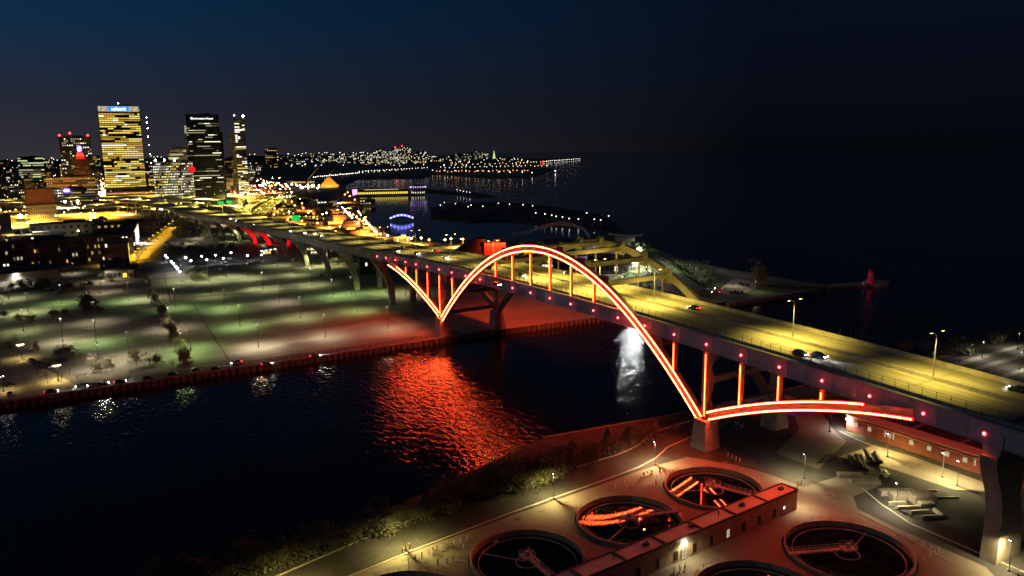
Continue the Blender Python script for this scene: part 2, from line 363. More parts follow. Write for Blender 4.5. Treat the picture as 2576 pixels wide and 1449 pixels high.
# lakeshore on the east side: beach, road, car park, pier
sheet('beach',[(1560,596),(1640,632),(1720,660),(1810,678),(1900,696),(1870,700),(1760,680),(1660,655),(1600,630)],2.41,'sand')
sheet('lakeshore_grass',[(1640,650),(1760,685),(1880,700),(2050,718),(2085,724),(1830,760),(1700,740),(1640,690)],2.405,'grass')
sheet('car_park',[(1800,735),(1830,712),(1850,700),(1885,705),(1905,720),(1880,735),(1830,742)],2.42,'concrete')
sheet('lakeshore_path',[(1615,716),(1700,676),(1712,680),(1640,722)],2.422,'sand')
mb=MB(); a,b=at(2080,722,1),at(2205,712,1); d=(b-a).normalized(); n=Vector((-d.y,d.x,0))*3
mb.prism([tuple((a+n).xy),tuple((b+n).xy),tuple((b-n).xy),tuple((a-n).xy)],-3,2.0); c=b; mb.prism([(c.x+9*math.cos(t),c.y+9*math.sin(t)) for t in [k*.785 for k in range(8)]],-3,2.2)
struct('harbour_pier',mb,'concrete')
mb=MB(); P=[at(x,y,2) for x,y in [(1830,766),(1950,748),(2080,724)]]
for i in range(2):
    a,b=P[i],P[i+1]; d=(b-a); mb.box(((a.x+b.x)/2,(a.y+b.y)/2,1.6),(d.length,1.4,2.6),math.atan2(d.y,d.x))
struct('river_wall',mb,'concrete')
# far hills behind the city
mb=MB()
for (x0,y0,x1,y1,h) in ((-6000,6500,-1500,8500,38),(-2500,8000,1800,9500,30),(800,9000,5200,11500,26),(-6000,12000,6500,16000,62)):
    n=26
    for i in range(n):
        t=i/(n-1); cx=x0+(x1-x0)*t; cyy=y0+(y1-y0)*t; mb.ball((cx,cyy,0),380+random.random()*260,8,4,h/520*(.6+.7*random.random()))
struct('hills',mb,'land')
# ------------------------------------------------------------------ the arch bridge
def zd(y):
    t=(y-91)/100
    if y<=264: return 37.85+.487*t-1.17*t*t
    z0=37.85+.487*1.73-1.17*1.73**2; d=y-264
    if d<400: return z0-.036*d+.00002*d*d
    return z0-.036*400+3.2-(d-400)*.005
def interp(tab,y):
    if y<=tab[0][0]: return tab[0][1]
    for (a,b),(c,d) in zip(tab,tab[1:]):
        if y<=c: return b+(d-b)*(y-a)/(c-a)
    return tab[-1][1]
NX=lambda y: interp([(330,0),(405,3.5),(500,8),(600,9.4),(680,8),(780,-2),(893,-14),(960,-22)],y)
FX=lambda y: interp([(300,34.6),(335,37.5),(475,43),(600,48),(683,52),(760,54)],y)
def ysteps(a,b,s):
    n=max(1,round((b-a)/s)); return [a+(b-a)*i/n for i in range(n+1)]
bridge=thing('arch_bridge','grey steel arch highway bridge outlined in red lights across the dark river','bridge')
def girder(name,x0,x1,ya,yb,parent,m,xf=None,zt=2.8,zb=-2.2,step=6.9):
    mb=MB(); secs=[]
    for y in ysteps(ya,yb,step):
        o=xf(y) if xf else 0; z=zd(y); secs.append([(x0+o,y,z+zb),(x1+o,y,z+zb),(x1+o,y,z+zt),(x0+o,y,z+zt)])
    mb.loft(secs)
    for y in ysteps(ya,yb,step)[::1]:
        o=xf(y) if xf else 0; z=zd(y); mb.box((x0+o-.06,y,z+(zt+zb)/2),(.14,.22,zt-zb-.3))
    for y,zz in ((0,zt),(0,zb)):
        secs=[[(x0+(xf(yy) if xf else 0)-.32,yy,zd(yy)+zz-.12),(x0+(xf(yy) if xf else 0)+.02,yy,zd(yy)+zz-.12),(x0+(xf(yy) if xf else 0)+.02,yy,zd(yy)+zz+.04),(x0+(xf(yy) if xf else 0)-.32,yy,zd(yy)+zz+.04)] for yy in ysteps(ya,yb,step)]
        mb.loft(secs)
    return obj(name,mb,m,parent)
girder('girder',0.25,1.5,-210,268,bridge,'steel_grey'); girder('girder',33.1,34.3,-210,268,bridge,'steel_grey')
def deckslab(ya,yb,parent,name='deck'):
    mb=MB(); mb.loft([[(NX(y)+1.5,y,zd(y)+1.5),(FX(y)-1.5,y,zd(y)+1.5),(FX(y)-1.5,y,zd(y)+2.35),((NX(y)+FX(y))/2,y,zd(y)+2.55),(NX(y)+1.5,y,zd(y)+2.35)] for y in ysteps(ya,yb,8)])
    return obj(name,mb,'deck_concrete',parent)
deckslab(-210,268,bridge)
def barrier(name,xf,ya,yb,wd,h,parent,m='concrete_pale',base=2.35):
    mb=MB(); mb.loft([[(xf(y)-wd/2,y,zd(y)+base),(xf(y)+wd/2,y,zd(y)+base),(xf(y)+wd*.22,y,zd(y)+base+h),(xf(y)-wd*.22,y,zd(y)+base+h)] for y in ysteps(ya,yb,8)])
    return obj(name,mb,m,parent)
MX=lambda y:(NX(y)+FX(y))/2+1.2
barrier('parapet',lambda y:NX(y)+2.3,-210,268,.8,1.1,bridge,'concrete'); barrier('parapet',lambda y:FX(y)-1.7,-210,268,.8,1.2,bridge)
barrier('median_barrier',MX,-210,268,.9,1.05,bridge,base=2.5)
mb=MB(); y=-206
while y<268:
    mb.box((2.0,y,zd(y)+3.9),(.09,.09,2.9)); y+=3.4
for zz in (3.3,4.6,5.3): mb.loft([[(1.97,y,zd(y)+zz),(2.03,y,zd(y)+zz),(2.03,y,zd(y)+zz+.05),(1.97,y,zd(y)+zz+.05)] for y in ysteps(-206,268,12)])
obj('fence',mb,'dark_metal',bridge,kind='stuff')
mb=MB(); y=-206
while y<900:
    x=FX(y)-.9; mb.box((x,y,zd(y)+3.9),(.08,.08,2.6)); y+=3.6
obj('fence',mb,'dark_metal',bridge,kind='stuff')
mb=MB(); y=-208
while y<266:
    for f in (.18,.33,.63,.80):
        xx=NX(y)+2.7+(FX(y)-NX(y)-4.6)*f; zz=2.36+.2*(1-abs(xx-17.3)/16)+.012
        mb.box((xx,y,zd(y)+zz),(.14,3,.01))
    y+=12
for x in (4.6,16.6,20.2,31.8): mb.loft([[(x-.07,y,zd(y)+2.37+.2*(1-abs(x-17.3)/16)),(x+.07,y,zd(y)+2.37+.2*(1-abs(x-17.3)/16)),(x+.07,y,zd(y)+2.385+.2*(1-abs(x-17.3)/16)),(x-.07,y,zd(y)+2.385+.2*(1-abs(x-17.3)/16))] for y in ysteps(-208,266,8)])
obj('lane_markings',mb,'roof_pale',bridge,kind='stuff')
for yj in (-85,264,-150):
    mb=MB(); mb.box((17.3,yj,zd(yj)+2.50),(29.5,.9,.12)); obj('expansion_joint',mb,'dark_metal',bridge)
# ribs: upper edge curve z(y)
def ztop(y):
    d=y-91.5; 
    if -0.5<=y<=183.4: return 57.9-.00555*d*d+ (0 if abs(d)<60 else .0000115*(abs(d)-60)**3)
    a=(-y) if y<0 else y-183
    return 14.3+.475*a-.00262*a*a
def zbot_off(y): return 2.35
def ribpts(ya,yb,n): return [(y,ztop(y)) for y in [ya+(yb-ya)*i/n for i in range(n+1)]]
segs={'main':ribpts(1.0,182.0,64),'south':ribpts(-66,-1.0,26)[::-1],'north':ribpts(184,249,26)}
def offset(pts,d):
    out=[]
    for i,(y,z) in enumerate(pts):
        a=pts[max(i-1,0)]; b=pts[min(i+1,len(pts)-1)]; ty,tz=b[0]-a[0],b[1]-a[1]; l=math.hypot(ty,tz); ty/=l;tz/=l
        if ty<0: ty,tz=-ty,-tz
        out.append((y+tz*d,z-ty*d))
    return out
def rib(x0,x1,out):
    parent=bridge; r=MB()
    for k,p in segs.items():
        lo=offset(p,2.6); up=offset(p,-.25)
        r.loft([[(x0,a[0],a[1]),(x1,a[0],a[1]),(x1,b[0],b[1]),(x0,b[0],b[1])] for a,b in zip(lo,up)])
    o=obj('rib',r,'steel_rib' if out<0 else 'steel_shaded',parent)
    xo=x0-.16 if out<0 else x1+.16
    beads=MB(); lens=MB()  # second mesh collects the halo bands around the beads
    for k,p in segs.items():
        for d,cut in (((.05,0),(2.3,0)) if out<0 else ((.75,0),(1.8,0))):
            q=offset(p,d)
            if d<1 and k in('south','north'): q=q[:22]
            # densify
            run=0; step=.78 
            L=[0]
            for i in range(1,len(q)): L.append(L[-1]+math.hypot(q[i][0]-q[i-1][0],q[i][1]-q[i-1][1]))
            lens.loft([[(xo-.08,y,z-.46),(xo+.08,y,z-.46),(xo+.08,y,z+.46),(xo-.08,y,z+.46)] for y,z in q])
            s=step/2; i=1
            while s<L[-1]:
                while L[i]<s: i+=1
                t=(s-L[i-1])/(L[i]-L[i-1]); y=q[i-1][0]+(q[i][0]-q[i-1][0])*t; z=q[i-1][1]+(q[i][1]-q[i-1][1])*t
                bx=xo-.18 if out<0 else xo+.18
                e=.23
                beads.add([(bx,y-e*1.45,z),(bx,y,z-e),(bx,y+e*1.45,z),(bx,y,z+e),(bx+(-.16 if out<0 else .16),y,z)],[(0,1,4),(1,2,4),(2,3,4),(3,0,4)] if out>0 else [(1,0,4),(2,1,4),(3,2,4),(0,3,4)])
                s+=step
    if out<0: obj('led_halo',lens,'led_halo',o)
    obj('led_beads',beads,'led_bead' if out<0 else 'led_bead_east',o,kind='stuff')
rib(0,1.7,-1); rib(32.9,34.6,1)
PY=[13.7*0]  # panel points
panels=[183*(i/13) for i in range(1,13)]
for side,x,out in (('w',.1,-1),('e',34.5,1)):
    for y in panels+[-13.7,-27.4,-41.1,-54.8,0,183,196.7,210.4,224.1,237.8]:
        zt=ztop(y if y not in(0,183) else (1 if y==0 else 182)); g=zd(y)
        over=0<y<183 and zt-2.6>g+2.8
        if over: a,b=g+2.8,zt-2.5
        else:
            a,b=zt,g-2.2
            if b-a<1: continue
        h=MB(); h.box((x+(.35 if out<0 else -.35),y,(a+b)/2),(.5,.6,b-a) if over else (1.1,1.2,b-a)); o=obj('hanger' if over else 'column',h,'steel_rib',bridge)
        if out>0: continue
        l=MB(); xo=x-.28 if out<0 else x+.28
        l.box((xo,y,(a+b)/2),(.12,.62 if over else .7,b-a-.8)); obj('led_halo',l,'led_halo',o)
        bd=MB(); z=a+.8; xo2=xo+(-.12 if out<0 else .12)
        while z<b-.8: bd.box((xo2,y,z),(.1,.30,.42)); z+=.72
        obj('led_beads',bd,'led_hanger',o,kind='stuff')
for i in range(-6,20):
    j=13-i; y=j*13.7 if j<0 else (183+(j-13)*13.7 if j>13 else j*183/13)
    for x,s in ((.1,-1),(34.4,1)):
        b=MB(); b.ball((x+s*.34,y,zd(y)),.34,8,5); o=obj('beacon_lamp',b,'beacon_red',bridge)
        c=MB(); c.tube([(x+s*.02,y,zd(y)),(x+s*.16,y,zd(y))],[.72,.62],10); obj('lamp_housing',c,'beacon_lens',o)
        en=(17000 if y>150 else 3000) if s<0 else (40000 if 110<y<230 else 3000)
        lamp_light(o,(x+s*1.0,y,zd(y)-.3),en,(1,.075,.022),115,.9,.3,rot=(R(0),R(38)*(-s) if s>0 else R(38),0))  # red flood added to each beacon to redden the ground beside the bridge
# struts between the ribs, rounded where they meet them
def strut(y,z,h=1.5,w=1.6,m='steel_brown',xa=1.7,xb=32.9,r=2.6):
    secs=[]; 
    for k in range(0,25):
        t=k/24; x=xa+(xb-xa)*t; e=min(x-xa,xb-x); fl=0 if e>r else (r-math.sqrt(max(0,r*r-(r-e)**2)))*.8
        secs.append([(x,y-w/2-fl*.5,z-h/2-fl),(x,y+w/2+fl*.5,z-h/2-fl),(x,y+w/2+fl*.5,z+h/2+fl),(x,y-w/2-fl*.5,z+h/2+fl)])
    b=MB(); b.loft(secs); return obj('strut',b,m,bridge)
for y in (52,66,80,94,108,122,136): strut(y,ztop(y)-1.2,h=1.7,w=2.2,m='steel_shaded')
for y in (0.5,182.5):
    for zz in (14.6,24.5,33.2): strut(y,zz,h=1.7,w=1.8,r=3.0)
for y in (24,-30,159,213): strut(y,ztop(y)-1.3,h=1.2,w=1.6)
for yy in (0.5,182.5):
    for x in (1.1,33.5):
        b=MB(); b.loft([[(x-1.1,yy-1.1,13.8),(x+1.1,yy-1.1,13.8),(x+1.1,yy+1.1,13.8),(x-1.1,yy+1.1,13.8)],[(x-1,yy-1,36),(x+1,yy-1,36),(x+1,yy+1,36),(x-1,yy+1,36)]]); obj('tower_column',b,'steel_brown',bridge)
    # diagonal braces behind
    b=MB(); b.tube([(2,yy+2,35),(17.3,yy+14,25)],.6,4); b.tube([(32,yy+2,35),(17.3,yy+14,25)],.6,4); obj('brace',b,'steel_brown',bridge)
for y in ysteps(-80,262,13.7):
    b=MB(); b.box((17.3,y,zd(y)+.5),(31.6,.6,2.2)); obj('floor_beam',b,'steel_grey',bridge)
# piers at the two Vs
for y in (0.2,182.9):
    for x in (.9,33.7):
        b=MB(); b.loft([[(x-a,y-c,z),(x+a,y-c,z),(x+a,y+c,z),(x-a,y+c,z)] for a,c,z in ((3.4,3.2,2.4),(2.7,2.5,11.2),(2.7,2.5,12.2))]); obj('pier',b,'concrete_pale',bridge)
# end pier: tall shafts flaring under the girders
def flared(x0,y,s,zt,name='pier',parent=None,m='concrete',w=2.0,t=1.7,sh=9):
    # shaft stands inside and curves out to the girder, s = -1 west, +1 east
    secs=[]
    for k in range(13):
        f=k/12; z=2.3+(zt-2.3)*f; out=sh*(1-math.cos(f*math.pi/2))**1.3
        wi=w+f**3*3.2
        secs.append([(x0+s*out-wi/1.4,y-t,z),(x0+s*out+wi/1.4,y-t,z),(x0+s*out+wi/1.4,y+t,z),(x0+s*out-wi/1.4,y+t,z)])
    b=MB(); b.loft(secs); return obj(name,b,m,parent)
zt=zd(-84)-2.2
for mir in (0,1):
    prof=[(2.4,3.2,14.2),(5.4,3.4,14.1),(10.7,3.7,13.9),(13.5,3.8,12.6),(16,3.5,11.6),(18.5,2.9,11.2),(21,1.8,11.7),(23.9,.3,13.4),(26.5,-.9,15.6),(29,-1.2,17.2),(zt-2.3,-1.2,17.3)]
    secs=[]
    for z,a,c in prof:
        if mir: a,c=34.6-c,34.6-a
        secs.append([(a,-85.8,z),(c,-85.8,z),(c,-82.2,z),(a,-82.2,z)])
    b=MB(); b.loft(secs); obj('pier',b,'concrete',bridge)
b=MB(); b.box((17.3,-84,zt-1.3),(32,3.6,2.6)); obj('pier_cap',b,'concrete',bridge)
b=MB(); b.loft([[(-.2,-84-a,zt-4.0+4.6*k),(2.0,-84-a,zt-4.0+4.6*k),(2.0,-84+a,zt-4.0+4.6*k),(-.2,-84+a,zt-4.0+4.6*k)] for k,a in ((0,1.2),(1,2.2),(1.5,2.2))]); obj('bearing_block',b,'steel_grey',bridge)
# ------------------------------------------------------------------ approach viaduct to the north
via=thing('approach_viaduct','long concrete viaduct curving from the arch bridge towards downtown','viaduct')
girder('girder',0.25,1.5,268.5,900,via,'steel_brown',xf=NX,step=13); deckslab(268.5,960,via)
barrier('parapet',lambda y:NX(y)+2.3,268.5,960,.8,1.1,via); barrier('parapet',lambda y:FX(y)-1.7,268.5,760,.8,1.2,via); barrier('median_barrier',lambda y:min(MX(y),NX(y)+22),268.5,900,.9,1.05,via,base=2.5)
mb=MB(); mb.loft([[(FX(y)-1.5,y,zd(y)-1.8),(FX(y)-.3,y,zd(y)-1.8),(FX(y)-.3,y,zd(y)+2.8),(FX(y)-1.5,y,zd(y)+2.8)] for y in ysteps(268.5,760,14)]); obj('girder',mb,'steel_brown',via)
mb=MB(); y=268
while y<640:
    mb.box((NX(y)+2.0,y,zd(y)+3.9),(.09,.09,2.9)); y+=3.4
obj('fence',mb,'dark_metal',via,kind='stuff')
for y,red in ((277,0),(340,0),(408,0),(474,0),(540,0),(600,1),(655,1),(710,0),(765,0),(820,0)):
    z1=zd(y)-2.2; xa=NX(y); xb=FX(y)
    m='concrete' if not red else 'red_lit_wall'
    o=flared(xa+13.5,y,-1,z1,parent=via,m=m,w=2.4,t=1.5,sh=10.5); flared(xb-7,y,1,z1,parent=via,m=m,w=1.9,t=1.5,sh=4.5)
    b=MB(); b.box(((xa+xb)/2,y,z1-.8),(xb-xa-2,2.4,1.6)); obj('pier_cap',b,'concrete',via)
    if red: o['label']='pier of the viaduct lit bright red'
# ribbons of the interchange
RIBS=[]
def ribbon(name,label,cat,near,far,z,m='deck_concrete',piers=True,th=1.6,par='concrete_pale',lit=None):
    root=thing(name,label,cat)
    A=[at(x,y,zz) for (x,y),zz in zip(near,z)]; B=[at(x,y,zz) for (x,y),zz in zip(far,z)]; RIBS.append((A,B))
    b=MB(); b.loft([[(p.x,p.y,p.z-th),(q.x,q.y,q.z-th),(q.x,q.y,q.z),(p.x,p.y,p.z)] for p,q in zip(A,B)]); obj('deck',b,m,root)
    for P in (A,B):
        b=MB()
        for p,q in zip(P,P[1:]):
            d=q-p; b.box(((p.x+q.x)/2,(p.y+q.y)/2,(p.z+q.z)/2+.45),(Vector((d.x,d.y)).length,.5,1.3),math.atan2(d.y,d.x))
        obj('parapet',b,lit or par,root)
    if piers:
        for i in range(len(A)-1):
            n=max(1,int((A[i+1]-A[i]).length/38))
            for k in range(n):
                t=(k+.5)/n; a=A[i].lerp(A[i+1],t); c=B[i].lerp(B[i+1],t)
                if a.z<7: continue
                b=MB()
                ang=math.atan2(c.y-a.y,c.x-a.x); ln=(c-a).length
                b.box(((a.x+c.x)/2,(a.y+c.y)/2,a.z-th-.8),(ln*.9,2,1.6),ang)
                for f in (.25,.75):
                    s=a.lerp(c,f); b.box((s.x,s.y,(a.z-th-1.6+2.4)/2),(1.8,1.8,a.z-th-4),ang)
                obj('pier',b,'concrete',root)
    return root
ribbon('highway_ramp','elevated highway ramp curving left from the viaduct towards the towers','ramp',
  [(470,537),(420,526),(390,518),(355,512),(325,509),(280,508)],[(600,546),(500,526),(440,514),(395,506),(350,501),(290,500)],[27.2,26,25,24,22,19])
ribbon('highway_ramp','upper freeway overpass crossing in front of the downtown towers','ramp',
  [(-30,512),(60,510),(130,505),(230,500),(330,499.5),(430,501),(500,506),(560,514)],[(-30,505),(60,503),(130,499),(230,495.5),(330,494),(430,494.5),(510,498.5),(575,506)],[16,17,18,19,19,18,17,16])
ribbon('highway_ramp','right branch of the viaduct running up to the red lit junction','ramp',
  [(590,541),(566,531),(556,519),(562,507),(572,496),(585,486)],[(690,556),(640,544),(614,533),(607,521),(614,508),(622,495)],[26,25,22,18,13,8])
ribbon('highway_ramp','short loop ramp of pale concrete between the two branches','ramp',
  [(456,529),(452,522),(458,513),(475,510)],[(512,534),(500,524),(500,516),(510,512)],[14,15,16,17])
ribbon('highway_ramp','bright yellow lit ramp strung with small lamps beside the festival streets','ramp',
  [(636,536),(648,524),(668,511),(690,500),(712,493),(735,490)],[(668,538),(680,526),(698,512),(714,503),(728,497),(745,493)],[12,12,11,9,7,5],par='parapet_glow')
ribbon('highway_ramp','curved ramp with a dark barrier wall beside the yellow ramp','ramp',
  [(608,548),(606,532),(622,516),(655,501),(680,492)],[(640,549),(628,533),(640,518),(670,503),(690,494)],[22,20,17,12,8],par='concrete')
ribbon('highway_ramp','low ramp on short piers below the left bound carriageway','ramp',
  [(200,522),(280,518),(345,522),(400,532),(440,545)],[(200,516),(290,512),(360,516),(415,525),(462,538)],[10,11,12,12,9],par='concrete')
# ------------------------------------------------------------------ lamp posts on the bridge
def bridge_lamp(x,y,label,k,e=9000,col=(1,.78,.13)):
    z=zd(y)+2.5; t=thing('street_lamp',label,'street lamp',(x,y,z),0,'tall lamp posts along the bridge median')
    b=MB(); b.tube([(0,0,0),(0,0,12)],[.2,.11],8); obj('pole',b,'lamp_pole',t)
    for s in (-1,1):
        b=MB(); b.tube([(0,0,11.8),(s*2.2,0,12.7)],.07,5); obj('arm',b,'lamp_pole',t)
        b=MB(); b.box((s*2.6,0,12.7),(1.1,.4,.18)); h=obj('lamp_head',b,'lamp_pole',t)
        b=MB(); b.box((s*2.6,0,12.58),(.7,.3,.06)); obj('lamp_glass',b,'lamp_yellow',h)
        lamp_light(t,(s*2.9,0,12.4),e,col,128,.7)
        if 30<y<170: lamp_light(t,(s*2.9,0,12.2),3000,col,kind='POINT')  # extra light added to brighten the struts, standing in for deck bounce
    return t
bl=[]
for k,(y,e) in enumerate([(-150,10),(-108,16),(-60,15),(-17,22),(44,22),(76,30),(112,26),(160,10),(205,9),(250,9),(298,9),(345,9),(395,9),(445,9),(500,9),(555,9),(610,9),(665,9),(725,9),(790,8),(850,8)]):  # the post near the right end is added for its light on the deck
    bl.append(bridge_lamp(min(MX(y),NX(y)+22),y,'',k,e*900))
label_by_x(bl,'tall grey twin-arm lamp post on the bridge median, {n} from the downtown end')
# ------------------------------------------------------------------ buildings
PAL={'gold':(['win_gold']*5+['win_gold_dim']*6+['win_gold_deep']*4+['win_gold_pale']*3+['win_white']*2+['win_amber']),'white':(['win_white']*5+['win_white_dim']*4+['win_cool']*2+['win_gold']*2),
     'slate':(['win_white_dim']*7+['win_faint']*2+['win_white']*2+['win_green']),'green':(['win_green']*3+['win_white_dim']*3+['win_faint']*2),'mixed':(['win_white_dim']*4+['win_white']*2+['win_gold_dim']*3+['win_amber']+['win_faint']*5+['win_cool']),
     'faint':(['win_faint']*5+['win_white_dim']*2+['win_gold_dim']*2+['win_amber']),'warm':(['win_gold_dim']*3+['win_gold']*2+['win_amber']*2+['win_white_dim'])}
def place_top(xt,yt,yb,z=2.4):
    xb=xt
    for _ in range(25):
        A=at(xb,yb,z); h=height_for(A,yt); xb-=(proj((A.x,A.y,h))[0]-xt)
    return A,h-z
def block(name,label,cat,x0,x1,yt,yb,depth,wall,rows,cols,lit=.5,pal='mixed',rot=0,group=None,win=(.72,.5),indiv=300,roof='roof_dark',runs=.6,side=None,rowlit=None,zb=2.4,top=0.03,bot=.04,fins=False,glass=True):
    A,h=place_top((x0+x1)/2,yt,yb,zb); d=dist(A); wd=(x1-x0)*d/FD/max(.5,math.cos(rot))
    brg=math.atan2(A.x-CAM.x,A.y-CAM.y)
    t=thing(name,label,cat,A,-brg+rot,group)
    b=MB(); b.box((0,depth/2,h/2),(wd,depth,h)); obj('wall',b,wall,t)
    b=MB(); b.box((0,depth/2,h+.3),(wd+.5,depth+.5,.6)); b.box((wd*.1,depth*.5,h+1.8),(wd*.3,depth*.4,2.6)); obj('roof',b,roof,t)
    cw,ch=wd/cols,h*(1-top-bot)/rows; ww,wh=cw*win[0],ch*win[1]
    P=PAL[pal]; cache={}; n=0; stuff={}; dark=MB()
    for r in range(rows):
        p=lit if rowlit is None else rowlit(r/max(1,rows-1)); on=random.random()<p; mm=random.choice(P)
        for c in range(cols):
            if random.random()>runs: on=random.random()<p; mm=random.choice(P)
            x=-wd/2+cw*(c+.5); z=h*bot+ch*(r+.5)
            if not on:
                if glass: dark.box((x,-.02,z),(ww,.12,wh))
                continue
            if n<indiv:
                if mm not in cache:
                    q=MB(); q.box((0,0,0),(ww,.3,wh)); cache[mm]=q.mesh('window',mm)
                link('window',cache[mm],t,(x,-.04,z)); n+=1
            else: stuff.setdefault(mm,MB()).box((x,-.04,z),(ww,.3,wh))
    for mm,q in stuff.items(): obj('windows',q,mm,t,kind='stuff')
    if dark.v: obj('dark_windows',dark,'glass_dark',t,kind='stuff')
    if side:
        q={}; sx=wd/2 if side>0 else -wd/2; nc=max(2,int(depth/cw))
        for r in range(rows):
            for c in range(nc):
                if random.random()<(lit if rowlit is None else rowlit(r/max(1,rows-1)))*.6: q.setdefault(random.choice(P),MB()).box((sx,depth*(c+.5)/nc,h*bot+ch*(r+.5)),(.3,depth/nc*win[0],wh))
        for mm,k in q.items(): obj('windows',k,mm,t,kind='stuff')
    if fins:
        k=MB()
        for r in range(rows+1): k.box((0,-.12,h*bot+ch*r),(wd,.5,ch*.16))
        obj('floor_bands',k,wall,t,kind='stuff')
    t['h']=h; t['wd']=wd
    return t
def rooflamp(t,x,y,z,m,r=1.2):
    b=MB(); b.ball((x,y,z),r,6,4); return obj('roof_light',b,m,t)
def text(parent,s,size,loc,m,ext=.15):
    c=bpy.data.curves.new('lettering','FONT'); c.body=s; c.size=size; c.extrude=ext; c.align_x='CENTER'; c.align_y='CENTER'; c.materials.append(M[m])
    tmp=bpy.data.objects.new('tmp',c); COL.objects.link(tmp); bpy.context.view_layer.update()
    me=bpy.data.meshes.new_from_object(tmp.evaluated_get(bpy.context.evaluated_depsgraph_get())); me.name='lettering'; bpy.data.objects.remove(tmp)
    o=link('lettering',me,parent,loc); o.rotation_euler=(math.pi/2,0,0); return o
# gold tower
T=block('office_tower','tallest tower glowing gold with a blue sign across its crown','tower',251,344,266,505,40,'brick',38,15,.90,'gold',win=(.92,.60),runs=.72,indiv=290,top=.075,bot=.10,fins=True,
  rowlit=lambda f:.97 if f<.12 or .42<f<.60 else .78)
h,wd=T['h'],T['wd']
b=MB(); b.box((0,-1.0,h*.967),(wd*.97,1.2,h*.052)); o=obj('crown_band',b,'win_white_dim',T)
b=MB(); b.box((0,-2.0,h*.967),(wd*.50,.8,h*.046)); sg=obj('sign_panel',b,'sign_blue',T)
b=MB(); b.box((0,-2.5,h*.967),(wd*.27,.4,h*.030)); 
text(T,'usbank',h*.052,(0,-2.7,h*.967),'sign_white',.5)
for x in (-.30,.30,-.44,.44):
    b=MB(); b.tube([(wd*x,-1.9,h*.945),(wd*(x+.05),-1.9,h*.99)],.5,4); obj('truss_brace',b,'wall_mid',T)
rooflamp(T,0,15,h+6,'lamp_white',1.0)
b=MB()
for i in range(16): b.box((-wd/2+wd*i/15,-.35,h*.51),(.5,.6,h*.84))
for x in (-.495,.495): b.box((wd*x,-.5,h*.5),(1.6,1.2,h))
obj('mullions',b,'brick',T,kind='stuff')
# black glass tower
T=block('office_tower','dark glass tower with white lettering at the top','tower',470,546,288,505,44,'tower_glass',31,22,.22,'slate',win=(.93,.30),runs=.80,indiv=280,top=.09,bot=.10,side=-1,glass=False,
  rowlit=lambda f:.62 if f>.90 else (.75 if abs(f-.52)<.02 else .24))
h,wd=T['h'],T['wd']
text(T,'Northwestern Mutual',h*.027,(-wd*.01,-.8,h*.953),'sign_white',.5)
b=MB(); b.add([(-wd*.36,-.8,h*.966),(-wd*.29,-.8,h*.966),(-wd*.325,-.8,h*.942),(-wd*.36,-.3,h*.966),(-wd*.29,-.3,h*.966),(-wd*.325,-.3,h*.942)],[(0,2,1),(0,1,4,3),(0,3,5,2),(1,2,5,4)]); obj('emblem',b,'sign_white',T)
b=MB(); b.box((-wd*.53,22,h*.44),(wd*.08,36,h*.88)); obj('side_wing',b,'wall_mid',T)
b=MB()
for z in range(int(h*.8),int(h*.88),4): b.box((-wd*.53,3.7,z),(wd*.07,.4,2.8))
obj('lit_shaft',b,'win_white_dim',T,kind='stuff')
b=MB(); b.box((wd*.54,22,h*.40),(wd*.08,34,h*.80)); obj('side_wing',b,'tower_glass',T)
# slim stepped tower: two joined volumes
T=block('apartment_tower','slim pale apartment tower stepped at the top with a bright cap','tower',589,613,299,492,26,'wall_mid',44,4,.34,'white',win=(.86,.5),runs=.5,indiv=120,top=.03,bot=.03,fins=True,rowlit=lambda f:.75 if f<.18 else .36)
h,wd=T['h'],T['wd']
b=MB(); b.box((-wd*.74,14,h*.42),(wd*.5,22,h*.84)); o=obj('lower_wing',b,'wall_pale',T)
b=MB()
for i in range(38):
    for j in range(3): b.box((-wd*(.58+.16*j),2.9,h*(.02+.0213*i)),(wd*.11,.3,h*.013))
obj('dark_windows',b,'glass_dark',T,kind='stuff')
b=MB(); b.box((-wd*.25,1,h+5),(1.2,1.2,9)); b.box((wd*.42,1,h+5),(1.2,1.2,9)); obj('corner_post',b,'wall_pale',T)
rooflamp(T,wd*.42,0,h+6,'lamp_white',2.2); rooflamp(T,-wd*.45,0,h+8,'lamp_white',1.1); b=MB(); b.box((0,-.4,h*.86),(wd,.6,2.2)); obj('light_band',b,'win_white',T)
# red beacons tower, flame tower, clock tower
T=block('apartment_tower','dark residential tower with three red lights on its roof corners','tower',153,222,343,478,34,'wall_dark',24,14,.36,'white',win=(.55,.45),runs=.35,indiv=200)
h,wd=T['h'],T['wd']
for x,z in ((-.47,3),(-.14,9),(.42,3)): rooflamp(T,wd*x,0,h+z,'lamp_red',3.0)
T=block('historic_tower','stepped brick tower topped by a blue flame above a red crown','tower',184,222,406,482,22,'brick_red',10,7,.12,'mixed',win=(.4,.5),indiv=40)
h,wd=T['h'],T['wd']
for k,(f,m) in enumerate(((.66,'brick_red'),(.54,'sign_red'),(.44,'red_wall_light'),(.30,'sign_red'))):
    b=MB(); b.box((0,9,h+3+k*6.5),(wd*f,16*f,6.5)); obj('crown_step',b,m,T)
b=MB(); b.ball((0,9,h+34),7,8,6,1.5); obj('flame_lamp',b,'sign_purple',T); b=MB(); b.ball((0,2,h+34),2.6,6,5,2.2); obj('flame_core',b,'lamp_cool',T)
T=block('clock_tower','small orange lit clock tower of the old hall','tower',149,160,410,455,9,'brick',5,2,.5,'warm',win=(.5,.5),indiv=20)
h,wd=T['h'],T['wd']; b=MB(); b.loft([[(-wd/2,0,h),(wd/2,0,h),(wd/2,9,h),(-wd/2,9,h)],[(-1,4,h+18),(1,4,h+18),(1,5,h+18),(-1,5,h+18)]]); obj('spire',b,'roof_dark',T)
